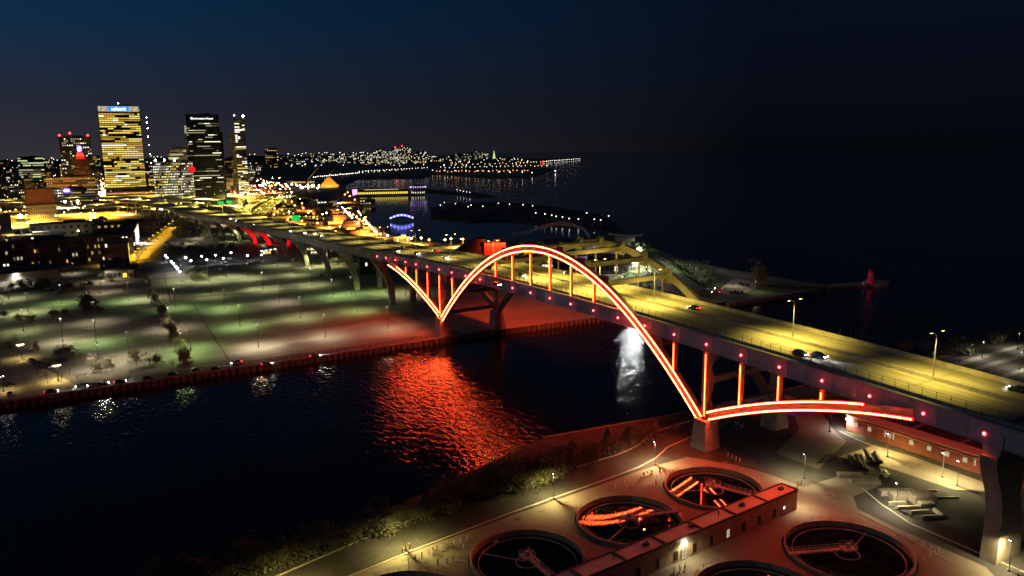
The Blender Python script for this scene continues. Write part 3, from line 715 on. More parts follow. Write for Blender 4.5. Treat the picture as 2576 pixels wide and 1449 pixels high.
lamp_light(T,(0,-14,6),90000,(1,.45,.12),60,.9,rot=(R(105),0,0))
block('office_block','flat block with green tinted strip windows and white roof lights','office block',48,103,394,450,30,'wall_mid',9,16,.62,'green',win=(.9,.5),runs=.8,indiv=140,fins=True)
T=block('office_block','wide brick office with even rows of windows and a blue sign','office block',124,232,445,500,45,'brick',9,24,.75,'warm',win=(.6,.40),runs=.7,indiv=220)
h,wd=T['h'],T['wd']
T=block('office_block','lower wide annex with a glowing violet sign in front of the brick office','office block',108,238,474,510,30,'wall_mid',5,30,.78,'mixed',win=(.7,.4),runs=.7,indiv=140)
h,wd=T['h'],T['wd']; b=MB(); b.ball((-wd*.04,-2,h*.86),6.5,10,5,.9); obj('sign_glow',b,'sign_purple',T); b=MB(); b.box((-wd*.04,-9,h*.86),(10,1,3.6)); obj('sign_panel',b,'sign_white',T)
b=MB(); b.box((-wd*.04,-1,h*.4),(11,2,h*.7)); obj('stair_tower',b,'sign_blue' if 0 else 'wall_dark',T)
T=block('office_block','broad pale office block crowded with white lit windows','office block',388,480,406,509,50,'wall_mid',15,26,.80,'white',win=(.55,.42),runs=.45,indiv=290)
h,wd=T['h'],T['wd']; b=MB(); b.tube([(wd*.47,-1.6,h*.80),(wd*.47,-3.4,h*.80)],[6.5,6.5],14); obj('round_sign',b,'sign_red',T)
for x in (-.42,-.2,.05): rooflamp(T,wd*x,0,h+3,'lamp_cool',1.6)
block('office_block','pale glass office rising behind the broad white office','office block',424,470,372,470,36,'wall_mid',10,12,.35,'green',win=(.8,.5),runs=.7,indiv=60,rowlit=lambda f:.85 if f>.75 else .2)
block('office_block','grey stone office with a white cornice right of the dark glass tower','office block',482,556,440,496,40,'wall_pale',7,18,.55,'white',win=(.6,.4),indiv=100)
block('office_block','stone block with tall columns under a lit cornice beside the slim tower','office block',530,588,448,488,30,'wall_pale',4,14,.35,'warm',win=(.35,.8),indiv=60)
T=block('parking_structure','low yellow lit parking structure in front of the gold tower','car park building',277,420,473,505,40,'brick_cream',4,22,.8,'gold',win=(.84,.45),runs=.9,indiv=100)
block('office_block','dull green lit block between the gold tower and its car park','office block',306,372,451,500,30,'wall_mid',7,14,.10,'white',win=(.3,.3),indiv=40)
block('office_block','pale narrow block at the left foot of the gold tower','office block',277,304,454,500,26,'wall_pale',6,5,.05,'white',indiv=20)
block('office_block','bright small annex at the right foot of the gold tower','office block',374,392,448,500,20,'wall_pale',8,4,.9,'gold',indiv=40)
block('shop','brilliant white lit glass hall beside the freeway overpass','shop',543,590,486,500,20,'wall_pale',2,8,1,'white',win=(.9,.8),indiv=20)
block('apartment_tower','lone reddish apartment tower standing apart to the right of downtown','tower',666,695,372,424,22,'brick',14,6,.30,'warm',win=(.5,.5),indiv=80)
T=block('old_warehouse','old brick warehouse with a dark upper storey beside the freeway','warehouse',70,136,516,556,34,'brick_cream',3,14,.12,'warm',win=(.3,.5),indiv=40)
h,wd=T['h'],T['wd']; b=MB(); b.box((0,19,h+12),(wd*.94,30,24)); obj('upper_storey',b,'brick_red',T)
lamp_light(T,(-wd*.6,-16,9),70000,(1,.7,.2),150,.8)
# filler of downtown
bld=[]
fill=[(-12,30,438,505),(22,52,452,508),(60,80,440,475),(84,118,458,500),(0,26,420,455),(104,126,432,470),(228,250,448,490),(232,252,425,460),(345,388,440,470),(352,386,425,450),(556,586,432,470),(555,575,418,450),(-20,6,470,512),(30,72,476,513),(640,665,412,440),(612,640,430,470),(622,655,415,445),(700,722,390,412),(722,745,396,416),(745,775,398,415),(560,590,404,425),(40,60,400,425),(0,20,402,425),(108,140,405,430),(225,250,392,425),(350,380,404,428)]
for i,(a,b_,c,d) in enumerate(fill):
    bld.append(block('office_block','x','office block',a,b_,c,d,24,random.choice(['wall_dark','brick','wall_mid','wall_dark']),max(3,int((d-c)/5)),max(4,int((b_-a)/4)),.32,random.choice(['mixed','white','warm','faint']),win=(.5,.45),runs=.3,indiv=36,group='plain blocks filling downtown'))
label_by_x(bld,'plain downtown block with scattered lit windows, {n} from the left among the smaller blocks')
# far skyline north along the lake
bld=[]
far=[(782,800,388,406),(804,822,392,407),(826,840,386,406),(842,866,391,408),(868,882,384,408),(884,902,388,409),(904,922,386,409),(924,944,389,409),(946,966,374,408),(967,984,380,409),(985,1003,372,409),(1004,1018,369,408),(1019,1034,370,406),(1047,1078,381,407),(1034,1046,392,407),(1080,1098,392,404),(1100,1124,394,404),(1128,1142,392,402),(1146,1164,386,401),(1166,1190,383,400),(1192,1216,380,399),(1217,1228,386,398),(700,712,398,406),(1262,1290,396,400)]
for i,(a,b_,c,d) in enumerate(far):
    bld.append(block('apartment_block','x','apartment block',a,b_,c,d+3,60,'wall_dark' if i not in (19,20) else 'brick_cream',max(3,int((d-c)/2.6)),max(4,int((b_-a)/2.1)),.42 if i in (10,11,12,8,9) else .30,'green' if i in(18,19,20) else 'white',win=(.6,.6),runs=.15,indiv=0,group='far blocks along the lake shore',glass=False))
label_by_x(bld,'far lakefront apartment block with tiny lit windows, {n} from the left on the northern skyline')
for i in (10,11): rooflamp(bld[i],0,0,bld[i]['h']+6,'lamp_red',6)
T=thing('church_steeple','tiny lime green lit steeple on the far wooded shore','steeple',at(1243,399,2.4)); b=MB(); hh=height_for(T.location,379); b.loft([[(-14,-14,0),(14,-14,0),(14,14,0),(-14,14,0)],[(-9,-9,hh*.45),(9,-9,hh*.45),(9,9,hh*.45),(-9,9,hh*.45)],[(-1,-1,hh),(1,-1,hh),(1,1,hh),(-1,1,hh)]]); obj('spire',b,'win_green',T)
# festival ground low halls east of the viaduct
bld=[]
fst=[(718,742,498,512),(748,800,499,515),(800,858,502,520),(700,740,520,534),(745,790,541,553),(794,832,528,545),(838,870,540,557),(770,812,556,569),(862,905,555,572),(905,930,545,556),(836,862,575,586),(880,930,578,589),(690,720,505,517),(865,900,524,537),(905,940,500,515),(812,835,511,521)]
for i,(a,b_,c,d) in enumerate(fst):
    bld.append(block('festival_hall','x','hall',a,b_,c+2,d,16,random.choice(['wall_dark','brick','wall_mid','wall_dark']),2,max(3,int((b_-a)/7)),.4,random.choice(['warm','mixed']),win=(.6,.35),indiv=12,roof=random.choice(['roof_dark','roof_grey','roof_dark']),rot=random.uniform(-.5,.5),group='low halls of the festival ground'))
label_by_x(bld,'low festival hall among orange lamps east of the viaduct, {n} from the left')
# museum with the winged orange roof
c=at(828,472,2.4); T=thing('museum','lakeside museum with a glowing orange winged roof and leaning mast','museum',c,-math.atan2(c.x-CAM.x,c.y-CAM.y))
d=dist(c); k=d/FD
b=MB(); b.loft([[(-22*k*1,0,4*k),(24*k,0,4*k),(24*k,30,4*k),(-22*k,30,4*k)],[(-2*k,10,26*k),(3*k,10,26*k),(3*k,18,26*k),(-2*k,18,26*k)]]); obj('roof',b,'lamp_orange' if 0 else 'brick_cream',T)
b=MB(); b.box((0,4,2*k),(44*k,20,4*k)); obj('glass_hall',b,'win_gold_dim',T)
b=MB(); b.box((2*k,-1.5,5*k),(46*k,1.5,1.2*k)); obj('eave_light',b,'win_gold',T)
b=MB(); b.tube([(-10*k,10,20*k),(14*k,30,44*k)],[1.6,.5],5); obj('mast',b,'rail_metal',T)
b=MB(); b.tube([(-52*k,10,20*k),(-22*k,30,52*k)],[1.6,.5],5); obj('mast',b,'rail_metal',T)
b=MB(); b.box((-45*k,10,1.5*k),(60*k,20,5*k)); obj('gallery_wing',b,'wall_pale',T)
lamp_light(T,(0,-40,6),3.2e5,(1,.36,.02),110,.9,2,rot=(R(112),0,0))
T=block('museum_hall','long orange brick museum building left of the winged roof','museum',722,790,455,468,20,'brick',2,12,.4,'warm',indiv=20)
# pier pavilions
c=at(970,491,1.5); k=dist(c)/FD; T=thing('pier_pavilion','long low pavilion on the water with a row of yellow windows','pavilion',c,-math.atan2(c.x-CAM.x,c.y-CAM.y))
b=MB(); b.box((0,14,1.2),(150*k,32,3)); obj('base',b,'concrete_dark',T)
b=MB(); b.box((-5*k,16,7*k),(130*k,20,11*k)); obj('wall',b,'wall_dark',T)
wm=MB(); wm.box((0,0,0),(3.6*k,.6,5.2*k)); me=wm.mesh('window','win_gold')
for i in range(24): link('window',me,T,((-66+i*5.2)*k,5.6,5.4*k))
b=MB(); b.box((-10*k,8,13.5*k),(84*k,1,1.2*k)); obj('roof_light_strip',b,'win_white',T)
b=MB(); b.box((-5*k,16,13*k),(128*k,22,1.4*k)); obj('roof',b,'roof_grey',T)
b=MB(); b.box((-76*k,12,8*k),(11*k,6,13*k)); obj('lit_billboard',b,'lamp_purple',T)
c=at(1052,490,1.5); T=thing('round_pavilion','round dark pavilion with purple lights around its raised disc roof','pavilion',c,-math.atan2(c.x-CAM.x,c.y-CAM.y))
b=MB(); b.tube([(0,20,0),(0,20,16*k)],[17*k,15*k],14); obj('wall',b,'wall_dark',T)
b=MB(); b.tube([(0,20,17*k),(0,20,21*k),(0,20,22*k)],[16*k,21*k,21.5*k],20); obj('disc_roof',b,'roof_dark',T)
for i in range(11):
    a=math.pi*(i+.5)/11; b=MB(); b.box((-20*k*math.cos(a),20-20*k*math.sin(a),19*k),(1.3*k,1.3*k,3.2*k)); obj('roof_light',b,'lamp_purple' if i%2 else 'win_cool',T)
for i in range(9):
    b=MB(); b.box((-16*k*math.cos(math.pi*i/8),20-16.5*k*math.sin(math.pi*i/8),5*k),(1.1*k,.8,4*k)); obj('window',b,'win_white',T)
# footbridge with blue lights over the lagoon
a,b2=at(983,552,3),at(1038,551,3); T=thing('footbridge','low arched footbridge outlined in blue lights over the lagoon','footbridge')
for off,nm in ((0,'deck'),):
    pts=[a.lerp(b2,t/12)+Vector((0,0,4*math.sin(math.pi*t/12))) for t in range(13)]; b=MB(); b.tube(pts,1.1,5); obj('deck',b,'concrete_dark',T)
for t in range(13):
    p=pts[t]; b=MB(); b.ball(p+Vector((0,0,2)),1.5,6,4); obj('blue_lamp',b,'lamp_blue' if t%2 else 'win_cool',T)
# ------------------------------------------------------------------ street lamps of the city: one mesh each
def lampmesh(m,h,r):
    b=MB(); b.tube([(0,0,0),(0,0,h)],.16,4); b.k=1; b.ball((0,0,h+r*.5),r,6,4,.8); return b.mesh('street_lamp',['lamp_pole',m])
LM={}
def citylamp(px,py,m,r=1.0,h=9,z=2.4):
    key=(m,r,h)
    if key not in LM: LM[key]=lampmesh(m,h,r)
    A=at(px,py,z)
    return link('street_lamp',LM[key],None,A)
grp={}
def add_lamps(group,label,pts,keep=400):
    objs=[]
    for p in pts[:keep]:
        o=citylamp(*p); o['category']='street lamp'; o['group']=group; objs.append(o)
    label_by_x(objs,label+', {n} from the left')
    rest=pts[keep:]
    for m in sorted(set(p[2] for p in rest)):
        b=MB()
        for p in rest:
            if p[2]==m:
                r=p[3] if len(p)>3 else 1; A=at(p[0],p[1],2.4); b.k=0; b.tube([A,A+Vector((0,0,p[4] if len(p)>4 else 9))],.15,3); b.k=1; b.ball(A+Vector((0,0,p[4] if len(p)>4 else 9)),r,6,4,.8)
        o=obj('street_lamps',b,['lamp_pole',m],kind='stuff',cat='street lamps',group=group); o['label']={'lamp_white':'white','lamp_warm':'warm','lamp_orange':'orange','lamp_red':'red','lamp_cool':'cool white','lamp_yellow':'yellow','far_white':'white','far_warm':'warm','far_orange':'orange'}[m]+' lamps: '+label
def along(p,q,n,m,r,j=1.2,h=9):
    return [(p[0]+(q[0]-p[0])*i/max(1,n-1)+random.uniform(-j,j),p[1]+(q[1]-p[1])*i/max(1,n-1)+random.uniform(-j,j)*.5,m,r,h) for i in range(n)]
add_lamps('lamps of the island park','small white lamp on the dark island park',
  [(x,y,'far_white',.8,5) for x,y in [(1108,524),(1118,517),(1146,520),(1178,528),(1185,524),(1215,527),(1254,519),(1282,522),(1316,523),(1340,526),(1348,545),(1371,548),(1388,551),(1399,554),(1415,556),(1432,560),(1455,561),(1495,562),(1511,564),(1531,553),(1476,545),(1150,483),(1158,485),(1166,487),(1174,489),(1182,490)]])
add_lamps('shore drive lamps','white lamp in the rows lining the curved shore drive',
  along((790,452),(905,440),22,'far_white',1.8)+along((905,436),(1075,426),24,'far_white',1.9)+along((830,446),(1010,432),14,'far_white',1.7))
add_lamps('marina lamps','small lamp among the orange lights of the far marina',
  along((1100,436),(1330,434),26,'far_orange',2.0,3)+along((1110,425),(1375,420),26,'far_warm',2.1,2.5)+along((1120,418),(1300,414),14,'far_white',2.2,3)+along((1090,432),(1340,440),10,'far_white',2.0,2),0)
add_lamps('headland lamps','tiny white lamp on the farthest headland at the lake edge',
  along((1375,408),(1458,401),18,'far_white',3.0,1)+along((1300,412),(1376,409),10,'far_warm',2.8,1.5)+[(1397,433,'far_white',3,6),(1366,408,'lamp_red',5,6)],0)
add_lamps('festival lamps','orange street lamp between the festival halls',
  [(x,y,random.choice(['lamp_orange','lamp_orange','lamp_orange','lamp_warm']),1.0,7) for x,y in
   [(905,566),(913,571),(921,578),(930,583),(938,590),(897,560),(889,553),(880,548),(868,544),(850,540),(822,548),(812,552),(790,560),(776,548),(764,535),(742,528),(735,518),(760,522),(800,512),(838,515),(868,498),(880,502),(875,492),(893,512),(920,560),(948,600),(958,606),(975,610),(1018,612),(1035,618),(1060,617),(1080,622),(1120,622),(1135,619),(1165,620),(1180,628),(856,585),(829,588),(845,598),(728,545),(710,540),(692,536),(672,540),(690,552),(745,560),(725,566),(760,570),(800,576)]])
add_lamps('festival path lamps','small pale lamp lining the festival lakeside paths',
  along((862,530),(900,572),12,'lamp_white',.8,.6,5)+along((898,536),(945,596),14,'lamp_warm',.8,.6,5)+along((700,500),(860,520),18,'lamp_white',.9,4,6))
pt=[]
for i in range(150):
    x=random.gauss(635,48); y=random.uniform(455,498)-(abs(x-640)*.05)
    pt.append((x,y,random.choice(['lamp_white','far_orange','lamp_orange','lamp_red','far_warm','lamp_orange','lamp_red']),1.0,8))
for i in range(40): x=random.uniform(650,805); pt.append((x,466+(x-650)*.06+random.uniform(-3,8),random.choice(['lamp_white','lamp_white','lamp_warm']),1.1,8))
for i in range(60): pt.append((random.gauss(256,9),random.uniform(455,505),random.choice(['lamp_warm','lamp_orange','lamp_white','lamp_yellow']),1.3,9))
for i in range(150):
    x=random.uniform(-10,240) if random.random()<.6 else random.uniform(240,620); y=random.uniform(440,508) if random.random()<.7 else random.uniform(515,560)
    pt.append((x,y,random.choice(['lamp_orange','lamp_orange','lamp_warm','lamp_yellow','lamp_white']),.8,8))
random.shuffle(pt)
add_lamps('crowded downtown lamps','bright street lamp in the crowded avenues below the towers',pt,16)
mb=MB(); mb2=MB()
for i in range(560):
    x=random.uniform(-20,1330); y=383+random.random()**1.5*38+(8 if x<250 else 0); 
    if x>1100 and y<398: continue
    A=at(x,max(y,399),2.4); dz=0
    A.z=height_for(A,y) if y<399 else 12
    if A.z>130: continue
    (mb if random.random()<.7 else mb2).ball(A,.0009*dist(A)/2.4+.25,4,3)
obj('distant_lights',mb,'far_white',kind='stuff',label='countless white lights twinkling across the far city',cat='city lights')
obj('distant_lights',mb2,'far_orange',kind='stuff',label='scattered orange lights across the far city',cat='city lights')
# radio mast lights
c=at(385,470,2.4); T=thing('radio_mast','thin lattice radio mast marked only by faint white lights','mast',c); hh=height_for(c,296); b=MB(); b.tube([(0,0,0),(0,0,hh)],[1.0,.4],4); obj('lattice',b,'dark_metal',T)
for f in (.35,.47,.6,.72,.84,.92,.99): rooflamp(T,0,0,hh*f,'lamp_cool',.9)
# ------------------------------------------------------------------ parking lot lamp posts
def lot_lamp(px,py,h=12.5,e=5200,col=(1,.93,.62),z=2.42,label='',group='lamp posts of the big parking lot',arm=True,cone=160,glow='lamp_dim',world=None):
    A=world if world is not None else at(px,py,z); t=thing('fill_mast_lamp' if 'mast' in group else ('ramp_lamp' if 'ramps' in group else ('lot_lamp' if 'lot' in group else 'street_lamp')),label,'street lamp',A,random.uniform(-.2,.2),group)
    b=MB(); b.tube([(0,0,0),(0,0,.7)],.35,8); b.tube([(0,0,.6),(0,0,h)],[.14,.09],6); obj('pole',b,'dark_metal',t)
    b=MB(); b.box((0,0,h+.05),(1.9,.5,.22)); hd=obj('lamp_head',b,'dark_metal',t)
    b=MB(); b.box((-.6,0,h-.09),(.5,.36,.06)); b.box((.6,0,h-.09),(.5,.36,.06)); obj('lamp_glass',b,glow,hd)
    lamp_light(t,(0,0,h-.35),e,col,cone,.8,.25)
    return t
RA=(0,850,.5867); RB=(1000,850,.5867)
G1=(.66,1,.32); WM=(1,.82,.52); YG=(.93,1,.44)
lots=[]
for reg,a,b_,c in [(RA,193,680,YG),(RA,160,810,YG),(RA,645,752,WM),(RA,658,892,G1),(RA,680,1072,WM),(RA,1160,795,WM),(RA,1443,568,YG),(RA,1530,657,G1),(RA,1637,777,G1),(RA,1693,450,YG),(RA,1792,524,YG),(RA,1765,918,WM),(RA,1240,985,G1),
    (RA,1010,590,WM),(RA,1300,930,G1),(RA,690,548,WM),(RA,880,600,G1),(RA,1195,650,G1),(RA,1550,440,YG),(RA,60,590,YG),(RA,880,985,WM),(RA,430,880,WM),(RA,420,620,G1),(RA,720,470,WM),(RA,1240,470,YG),(RA,30,700,YG),(RA,1420,470,YG),
    (RB,86,524,YG),(RB,202,615,WM),(RB,297,425,YG),(RB,418,494,YG),(RB,343,718,YG),(RB,515,848,WM),(RB,562,577,G1),(RB,731,672,G1),(RB,927,547,G1),(RB,939,792,WM),(RB,60,920,WM),(RB,190,362,YG),(RB,430,370,YG),(RB,560,360,YG),(RB,690,560,G1),(RB,1060,560,WM),(RB,770,300,YG)]:
    x,y=Z(reg,a,b_); lots.append(lot_lamp(x,y,col=c,e=24000*random.uniform(.7,1.3)))
for x,y,c in [(560,590,YG),(620,586,YG),(680,592,WM),(500,600,WM),(590,608,YG),(520,588,YG),(560,568,WM),(478,612,WM),(640,618,WM),(455,690,WM)]:
    lots.append(lot_lamp(x,y,col=c,e=26000))
label_by_x(lots,'slim dark lamp post on the parking lot, {n} from the left')
# bright little path lamps at the top of the lot
pl=[]
for a,b_ in [(1130,330),(1145,345),(1170,372),(1185,388),(1200,406),(1213,424),(1230,446),(1268,344),(1305,366),(1378,334),(1413,358),(1472,326),(1527,350),(1577,310),(1690,330),(1785,325)]:
    x,y=Z(RA,a,b_); o=citylamp(x,y,'lamp_cool',.62,4.5); o['category']='path lamp'; o['group']='small path lamps above the parking lot'; pl.append(o)
label_by_x(pl,'small cool white path lamp at the upper edge of the lot, {n} from the left')
# yellow street beside the apartments, west streets: lamp posts with their light
sl=[]
for x,y,e in [(436,573,5),(428,580,5),(418,588,5),(408,596,5),(398,604,5),(388,613,5),(378,622,5),(368,631,5),(358,640,5),(350,649,5),(344,657,5),(52,560,16),(36,590,16),(20,625,16),(8,655,12),(62,530,14),(95,700,0)]:
    if e: sl.append(lot_lamp(x,y,h=9,e=e*6500,col=(1,.53,.018),group='yellow street lamps',cone=140,glow='lamp_yellow'))
label_by_x(sl,'lamp post casting yellow light on the side street, {n} from the left')
sl=[]  # three lamps added to brighten the dark apartment fronts
sl.append(lot_lamp(120,694,h=9,e=26000,col=(1,.7,.35),group='yellow street lamps',cone=165,label='dim street lamp added to light the left apartment front'))
sl.append(lot_lamp(262,668,h=7,e=22000,col=(1,.62,.10),group='yellow street lamps',cone=165,label='street lamp added to light the yard between the two apartment houses'))
sl.append(lot_lamp(185,688,h=9,e=16000,col=(1,.75,.5),group='yellow street lamps',cone=165,label='pale street lamp added to light the brick apartments behind the warehouse'))
sl=[]
for x,y,e in [(55,902,9),(147,958,9),(9,985,3)]: sl.append(lot_lamp(x,y,h=6.5,e=e*900,col=(1,.74,.2),group='plaza lamps by the river',cone=150,glow='lamp_white'))
label_by_x(sl,'double-headed plaza lamp by the river at the left edge, {n} from the left')
for o in sl[:2]:
    b=MB(); b.box((-.8,0,6.7),(1.5,.6,.4)); b.box((.9,0,6.8),(1.4,.6,.4)); obj('lamp_globe',b,'far_warm',o)
# interchange flood: ramp lamps, then masts added to fill in the city glow
rl=[]
for A,B in RIBS:
    for i in range(len(A)-1):
        n=max(1,int((A[i+1]-A[i]).length/55))
        for k in range(n):
            t_=(k+.5)/n; p=B[i].lerp(B[i+1],t_); q=A[i].lerp(A[i+1],t_); p=p.lerp(q,.1); p.z=min(p.z,q.z)
            rl.append(lot_lamp(0,0,h=11,e=60000,col=(1,.80,.14),group='lamp posts of the elevated ramps',cone=150,glow='lamp_yellow',world=p))
label_by_x(rl,'lamp post standing on an elevated ramp below downtown, {n} from the left')
ml=[]
for x,y,h,e,c in [(166,523,14,30,(1,.95,.6)),(197,522,14,30,(1,.95,.6)),(235,540,24,60,(1,.36,.02)),(262,548,22,50,(1,.40,.03)),(205,545,22,50,(1,.42,.03)),(285,535,22,40,(1,.40,.03)),(180,540,22,40,(1,.6,.1)),(120,520,14,30,(1,.7,.1)),(60,545,22,70,(1,.55,.04)),(30,530,22,60,(1,.58,.05)),(90,560,20,40,(1,.62,.08)),(20,570,22,60,(1,.55,.04)),(310,540,14,16,(1,.8,.25)),(350,530,24,22,(1,.85,.3)),(420,540,24,22,(1,.85,.3)),(470,512,26,30,(1,.82,.2)),(520,520,26,30,(1,.82,.2)),(570,505,22,40,(1,.8,.16)),(620,505,22,60,(1,.3,.04)),(640,520,16,26,(1,.8,.1)),(600,545,30,18,(1,.85,.3)),(400,500,26,30,(1,.82,.2)),(330,503,26,30,(1,.82,.15)),(250,503,26,30,(1,.85,.15)),(160,505,26,26,(1,.8,.3)),(60,512,26,26,(1,.8,.3)),(345,490,18,60,(1,.88,.1)),(430,500,18,50,(1,.88,.12)),(560,498,12,40,(1,.9,.5)),(258,480,12,90,(1,.6,.15)),(258,495,12,60,(1,.6,.12)),(700,505,14,26,(1,.85,.05)),(668,516,16,26,(1,.9,.05)),(760,545,16,50,(1,.30,.03)),(800,575,16,50,(1,.30,.03)),(900,575,16,44,(1,.30,.03)),(850,510,16,40,(1,.32,.05)),(720,530,16,44,(1,.32,.04)),(740,565,16,40,(1,.30,.03)),(840,560,16,40,(1,.28,.03)),(700,560,16,36,(1,.32,.04)),(880,535,16,36,(1,.30,.03)),(800,530,16,36,(1,.34,.05)),(925,590,12,26,(1,.32,.04)),(945,600,10,14,(1,.45,.08)),(1040,616,9,14,(1,.5,.1)),(1160,622,9,12,(1,.5,.1)),(690,485,12,50,(1,.2,.06)),(640,490,12,60,(1,.22,.05)),(780,470,12,30,(1,.7,.3))]:
    t=lot_lamp(x,y,h=h,e=e*(26000 if c[1]<.66 else 48000),col=c,group='tall mast lamps added for the city glow',cone=150,glow='lamp_yellow' if c[1]>.6 else 'lamp_orange'); ml.append(t)
for k in range(30):  # random fill lamps added for the golden glow of downtown
    x=random.uniform(0,620); y=random.uniform(462,506); ml.append(lot_lamp(x,y,h=20,e=random.uniform(30,80)*38000,col=random.choice([(1,.60,.08),(1,.68,.08),(1,.42,.04),(1,.74,.12)]),group='tall mast lamps added for the city glow',cone=165,glow=random.choice(['lamp_yellow','lamp_orange','lamp_white'])))
label_by_x(ml,'mast lamp added for the glow of ramps and streets below downtown, {n} from the left')
for x,y in ((166,516),(197,515)):
    A=at(x,y+8,2.4); T=thing('flood_lamp','brilliant white flood lamp of the rail yard, '+('left' if x<180 else 'right')+' one of the pair','flood lamp',A); b=MB(); b.tube([(0,0,0),(0,0,12)],.2,5); obj('pole',b,'lamp_pole',T); b=MB(); b.ball((0,0,12.5),2.0,8,5); obj('lamp_head',b,'lamp_white',T)
A=at(54,570,2.4); T=thing('flood_lamp','large dazzling street lamp beside the yellow west street','flood lamp',A); b=MB(); b.tube([(0,0,0),(0,0,14)],.2,5); obj('pole',b,'lamp_pole',T); b=MB(); b.ball((0,0,14.5),2.6,8,5); obj('lamp_head',b,'lamp_white',T)
for k,x in enumerate((229,239)):
    A=at(x,558,2.4); T=thing('light_column','tall yellow glowing light column over the orange yard, '+('left' if k==0 else 'right')+' of two','light column',A); b=MB(); b.tube([(0,0,0),(0,0,13)],.9,6); obj('lamp_tube',b,'win_gold',T); b=MB(); 
    for z in (3,6,9,12): b.ball((0,0,z),1.3,6,4)
    obj('lamp_bulbs',b,'lamp_yellow',T)
# ------------------------------------------------------------------ apartments and sheds on the left
T=block('apartment_house','long dark brick apartment house with scattered lit windows at the left edge','apartment house',-14,210,606,672,16,'brick',4,30,.26,'mixed',win=(.5,.5),runs=.1,rot=-.02,indiv=100)
h,wd=T['h'],T['wd']
b=MB(); 
for i in range(7): b.box((wd*(-.42+.14*i),-1.2,h*.5),(wd*.045,2.4,h*.99))
obj('bay',b,'wall_dark',T)
T=block('apartment_house','dark apartment house with pale corner bays, second block from the left','apartment house',205,332,592,660,16,'brick',4,16,.30,'mixed',win=(.5,.5),runs=.1,indiv=60)
h,wd=T['h'],T['wd']; b=MB(); b.box((wd*.36,-1.0,h*.44),(wd*.2,2,h*.88)); obj('pale_bay',b,'brick_cream',T)
# wing along the yellow street
P0=at(328,662,2.4); P1=at(352,600,2.4); v=P1-P0; T=thing('apartment_wing','apartment wing with glowing white balconies along the yellow street','apartment house',P0,math.atan2(v.y,v.x))
ln=v.length*1.02; b=MB(); b.box((ln/2,9,9),(ln,16,18)); obj('wall',b,'brick',T); b=MB(); b.box((ln/2,9,18.3),(ln+.6,16.6,.6)); obj('roof',b,'roof_dark',T)
for i in range(13):
    x=ln*(i+.5)/13
    b=MB(); b.box((x,.6,9),(.5,.5,16)); obj('lit_column',b,'win_gold' if i<5 else 'win_white',T)
    for z in (4,8,12,15.6):
        b=MB(); b.box((x+ln/26,.75,z),(ln/13*.45,.4,1.7)); obj('window',b,random.choice(['win_gold_dim','win_white','win_white_dim','win_faint']),T)
b=MB(); b.box((ln*.75,.2,3.2),(10,1,2.6)); obj('shop_front',b,'lamp_cool',T)
lamp_light(T,(ln*.7,-8,5),9000,(.9,.92,1),170,.8)
# courtyard behind, lit pale
T=block('parking_hall','pale lit roof parking court behind the apartments','car park building',30,150,592,612,20,'wall_pale',1,10,.2,'white',indiv=6,roof='roof_pale')
lamp_light(T,(0,10,T['h']+9),9000,(.95,1,.7),170,.8); lamp_light(T,(-30,10,T['h']+9),9000,(.95,1,.7),170,.8)
for i,(a,b_,c,d,m,lab) in enumerate([(88,250,562,594,'wall_mid','long low hall with a dark ribbed roof above the apartments'),(250,395,560,588,'wall_mid','grey warehouse behind the row of white yard lamps'),(235,268,552,572,'brick_cream','small brick gable house lit orange in the rail yard'),(0,24,545,580,'wall_dark','dark corner building at the left edge beside the yellow street')]):
    T=block('warehouse',lab,'warehouse',a,b_,c,d,26,m,2,10,.12,'warm',win=(.4,.4),indiv=10,roof='roof_dark')
yl=[]
for x,y in [(104,583),(100,590),(133,590),(160,583),(152,592),(208,579),(207,585),(198,594),(258,576),(262,585),(305,574),(330,573),(337,574),(352,573),(70,572),(84,577),(240,579),(168,580),(172,586),(224,583),(193,590),(120,600),(96,604),(142,600),(282,580),(296,581)]:
    o=citylamp(x,y,'lamp_cool' if random.random()<.6 else 'lamp_warm',.95,6); o['category']='yard lamp'; o['group']='white yard lamps above the apartments'; yl.append(o)
label_by_x(yl,'glaring white yard lamp between the warehouses, {n} from the left')
T=thing('warehouse','big dark roofed warehouse with a floodlit grey wall at the left edge','warehouse',at(0,738,2.4),0)
A=at(-60,728,2.4); B=at(152,706,2.4); v=B-A; T.location=A; T.rotation_euler=(0,0,math.atan2(v.y,v.x)); ln=v.length
b=MB(); b.box((ln/2,22,4.6),(ln,44,9.2)); obj('wall',b,'wall_pale',T); b=MB(); b.box((ln/2,22,9.4),(ln+.8,45,.5))
for i in range(12): b.box((ln*(i+.5)/12,22,9.75),(.35,44,.3))
obj('roof',b,'roof_dark',T)
b=MB(); b.box((ln*.47,-.5,7.4),(2.4,.7,.8)); obj('wall_lamp',b,'lamp_white',T); lamp_light(T,(ln*.47,-1.6,7.6),5200,(1,.98,.85),160,.8,.4)
lamp_light(T,(ln*.32,-4,5.4),1500,(1,.95,.8),160,.8,.3)
T=block('shed','small flat shed with one yellow lit doorway beside the lot','shed',268,330,680,702,14,'wall_mid',1,7,.0,'gold',indiv=2); h,wd=T['h'],T['wd']
b=MB(); b.box((wd*.20,-.1,h*.4),(3,.3,h*.5)); obj('doorway',b,'win_gold',T); b=MB(); b.box((wd*.42,-.4,h*.5),(wd*.2,.8,h)); obj('pale_wall',b,'roof_pale',T)
block('shed','black flat roofed building against the end of the apartment wing','shed',255,322,660,684,16,'wall_dark',1,8,.0,'gold',indiv=2)
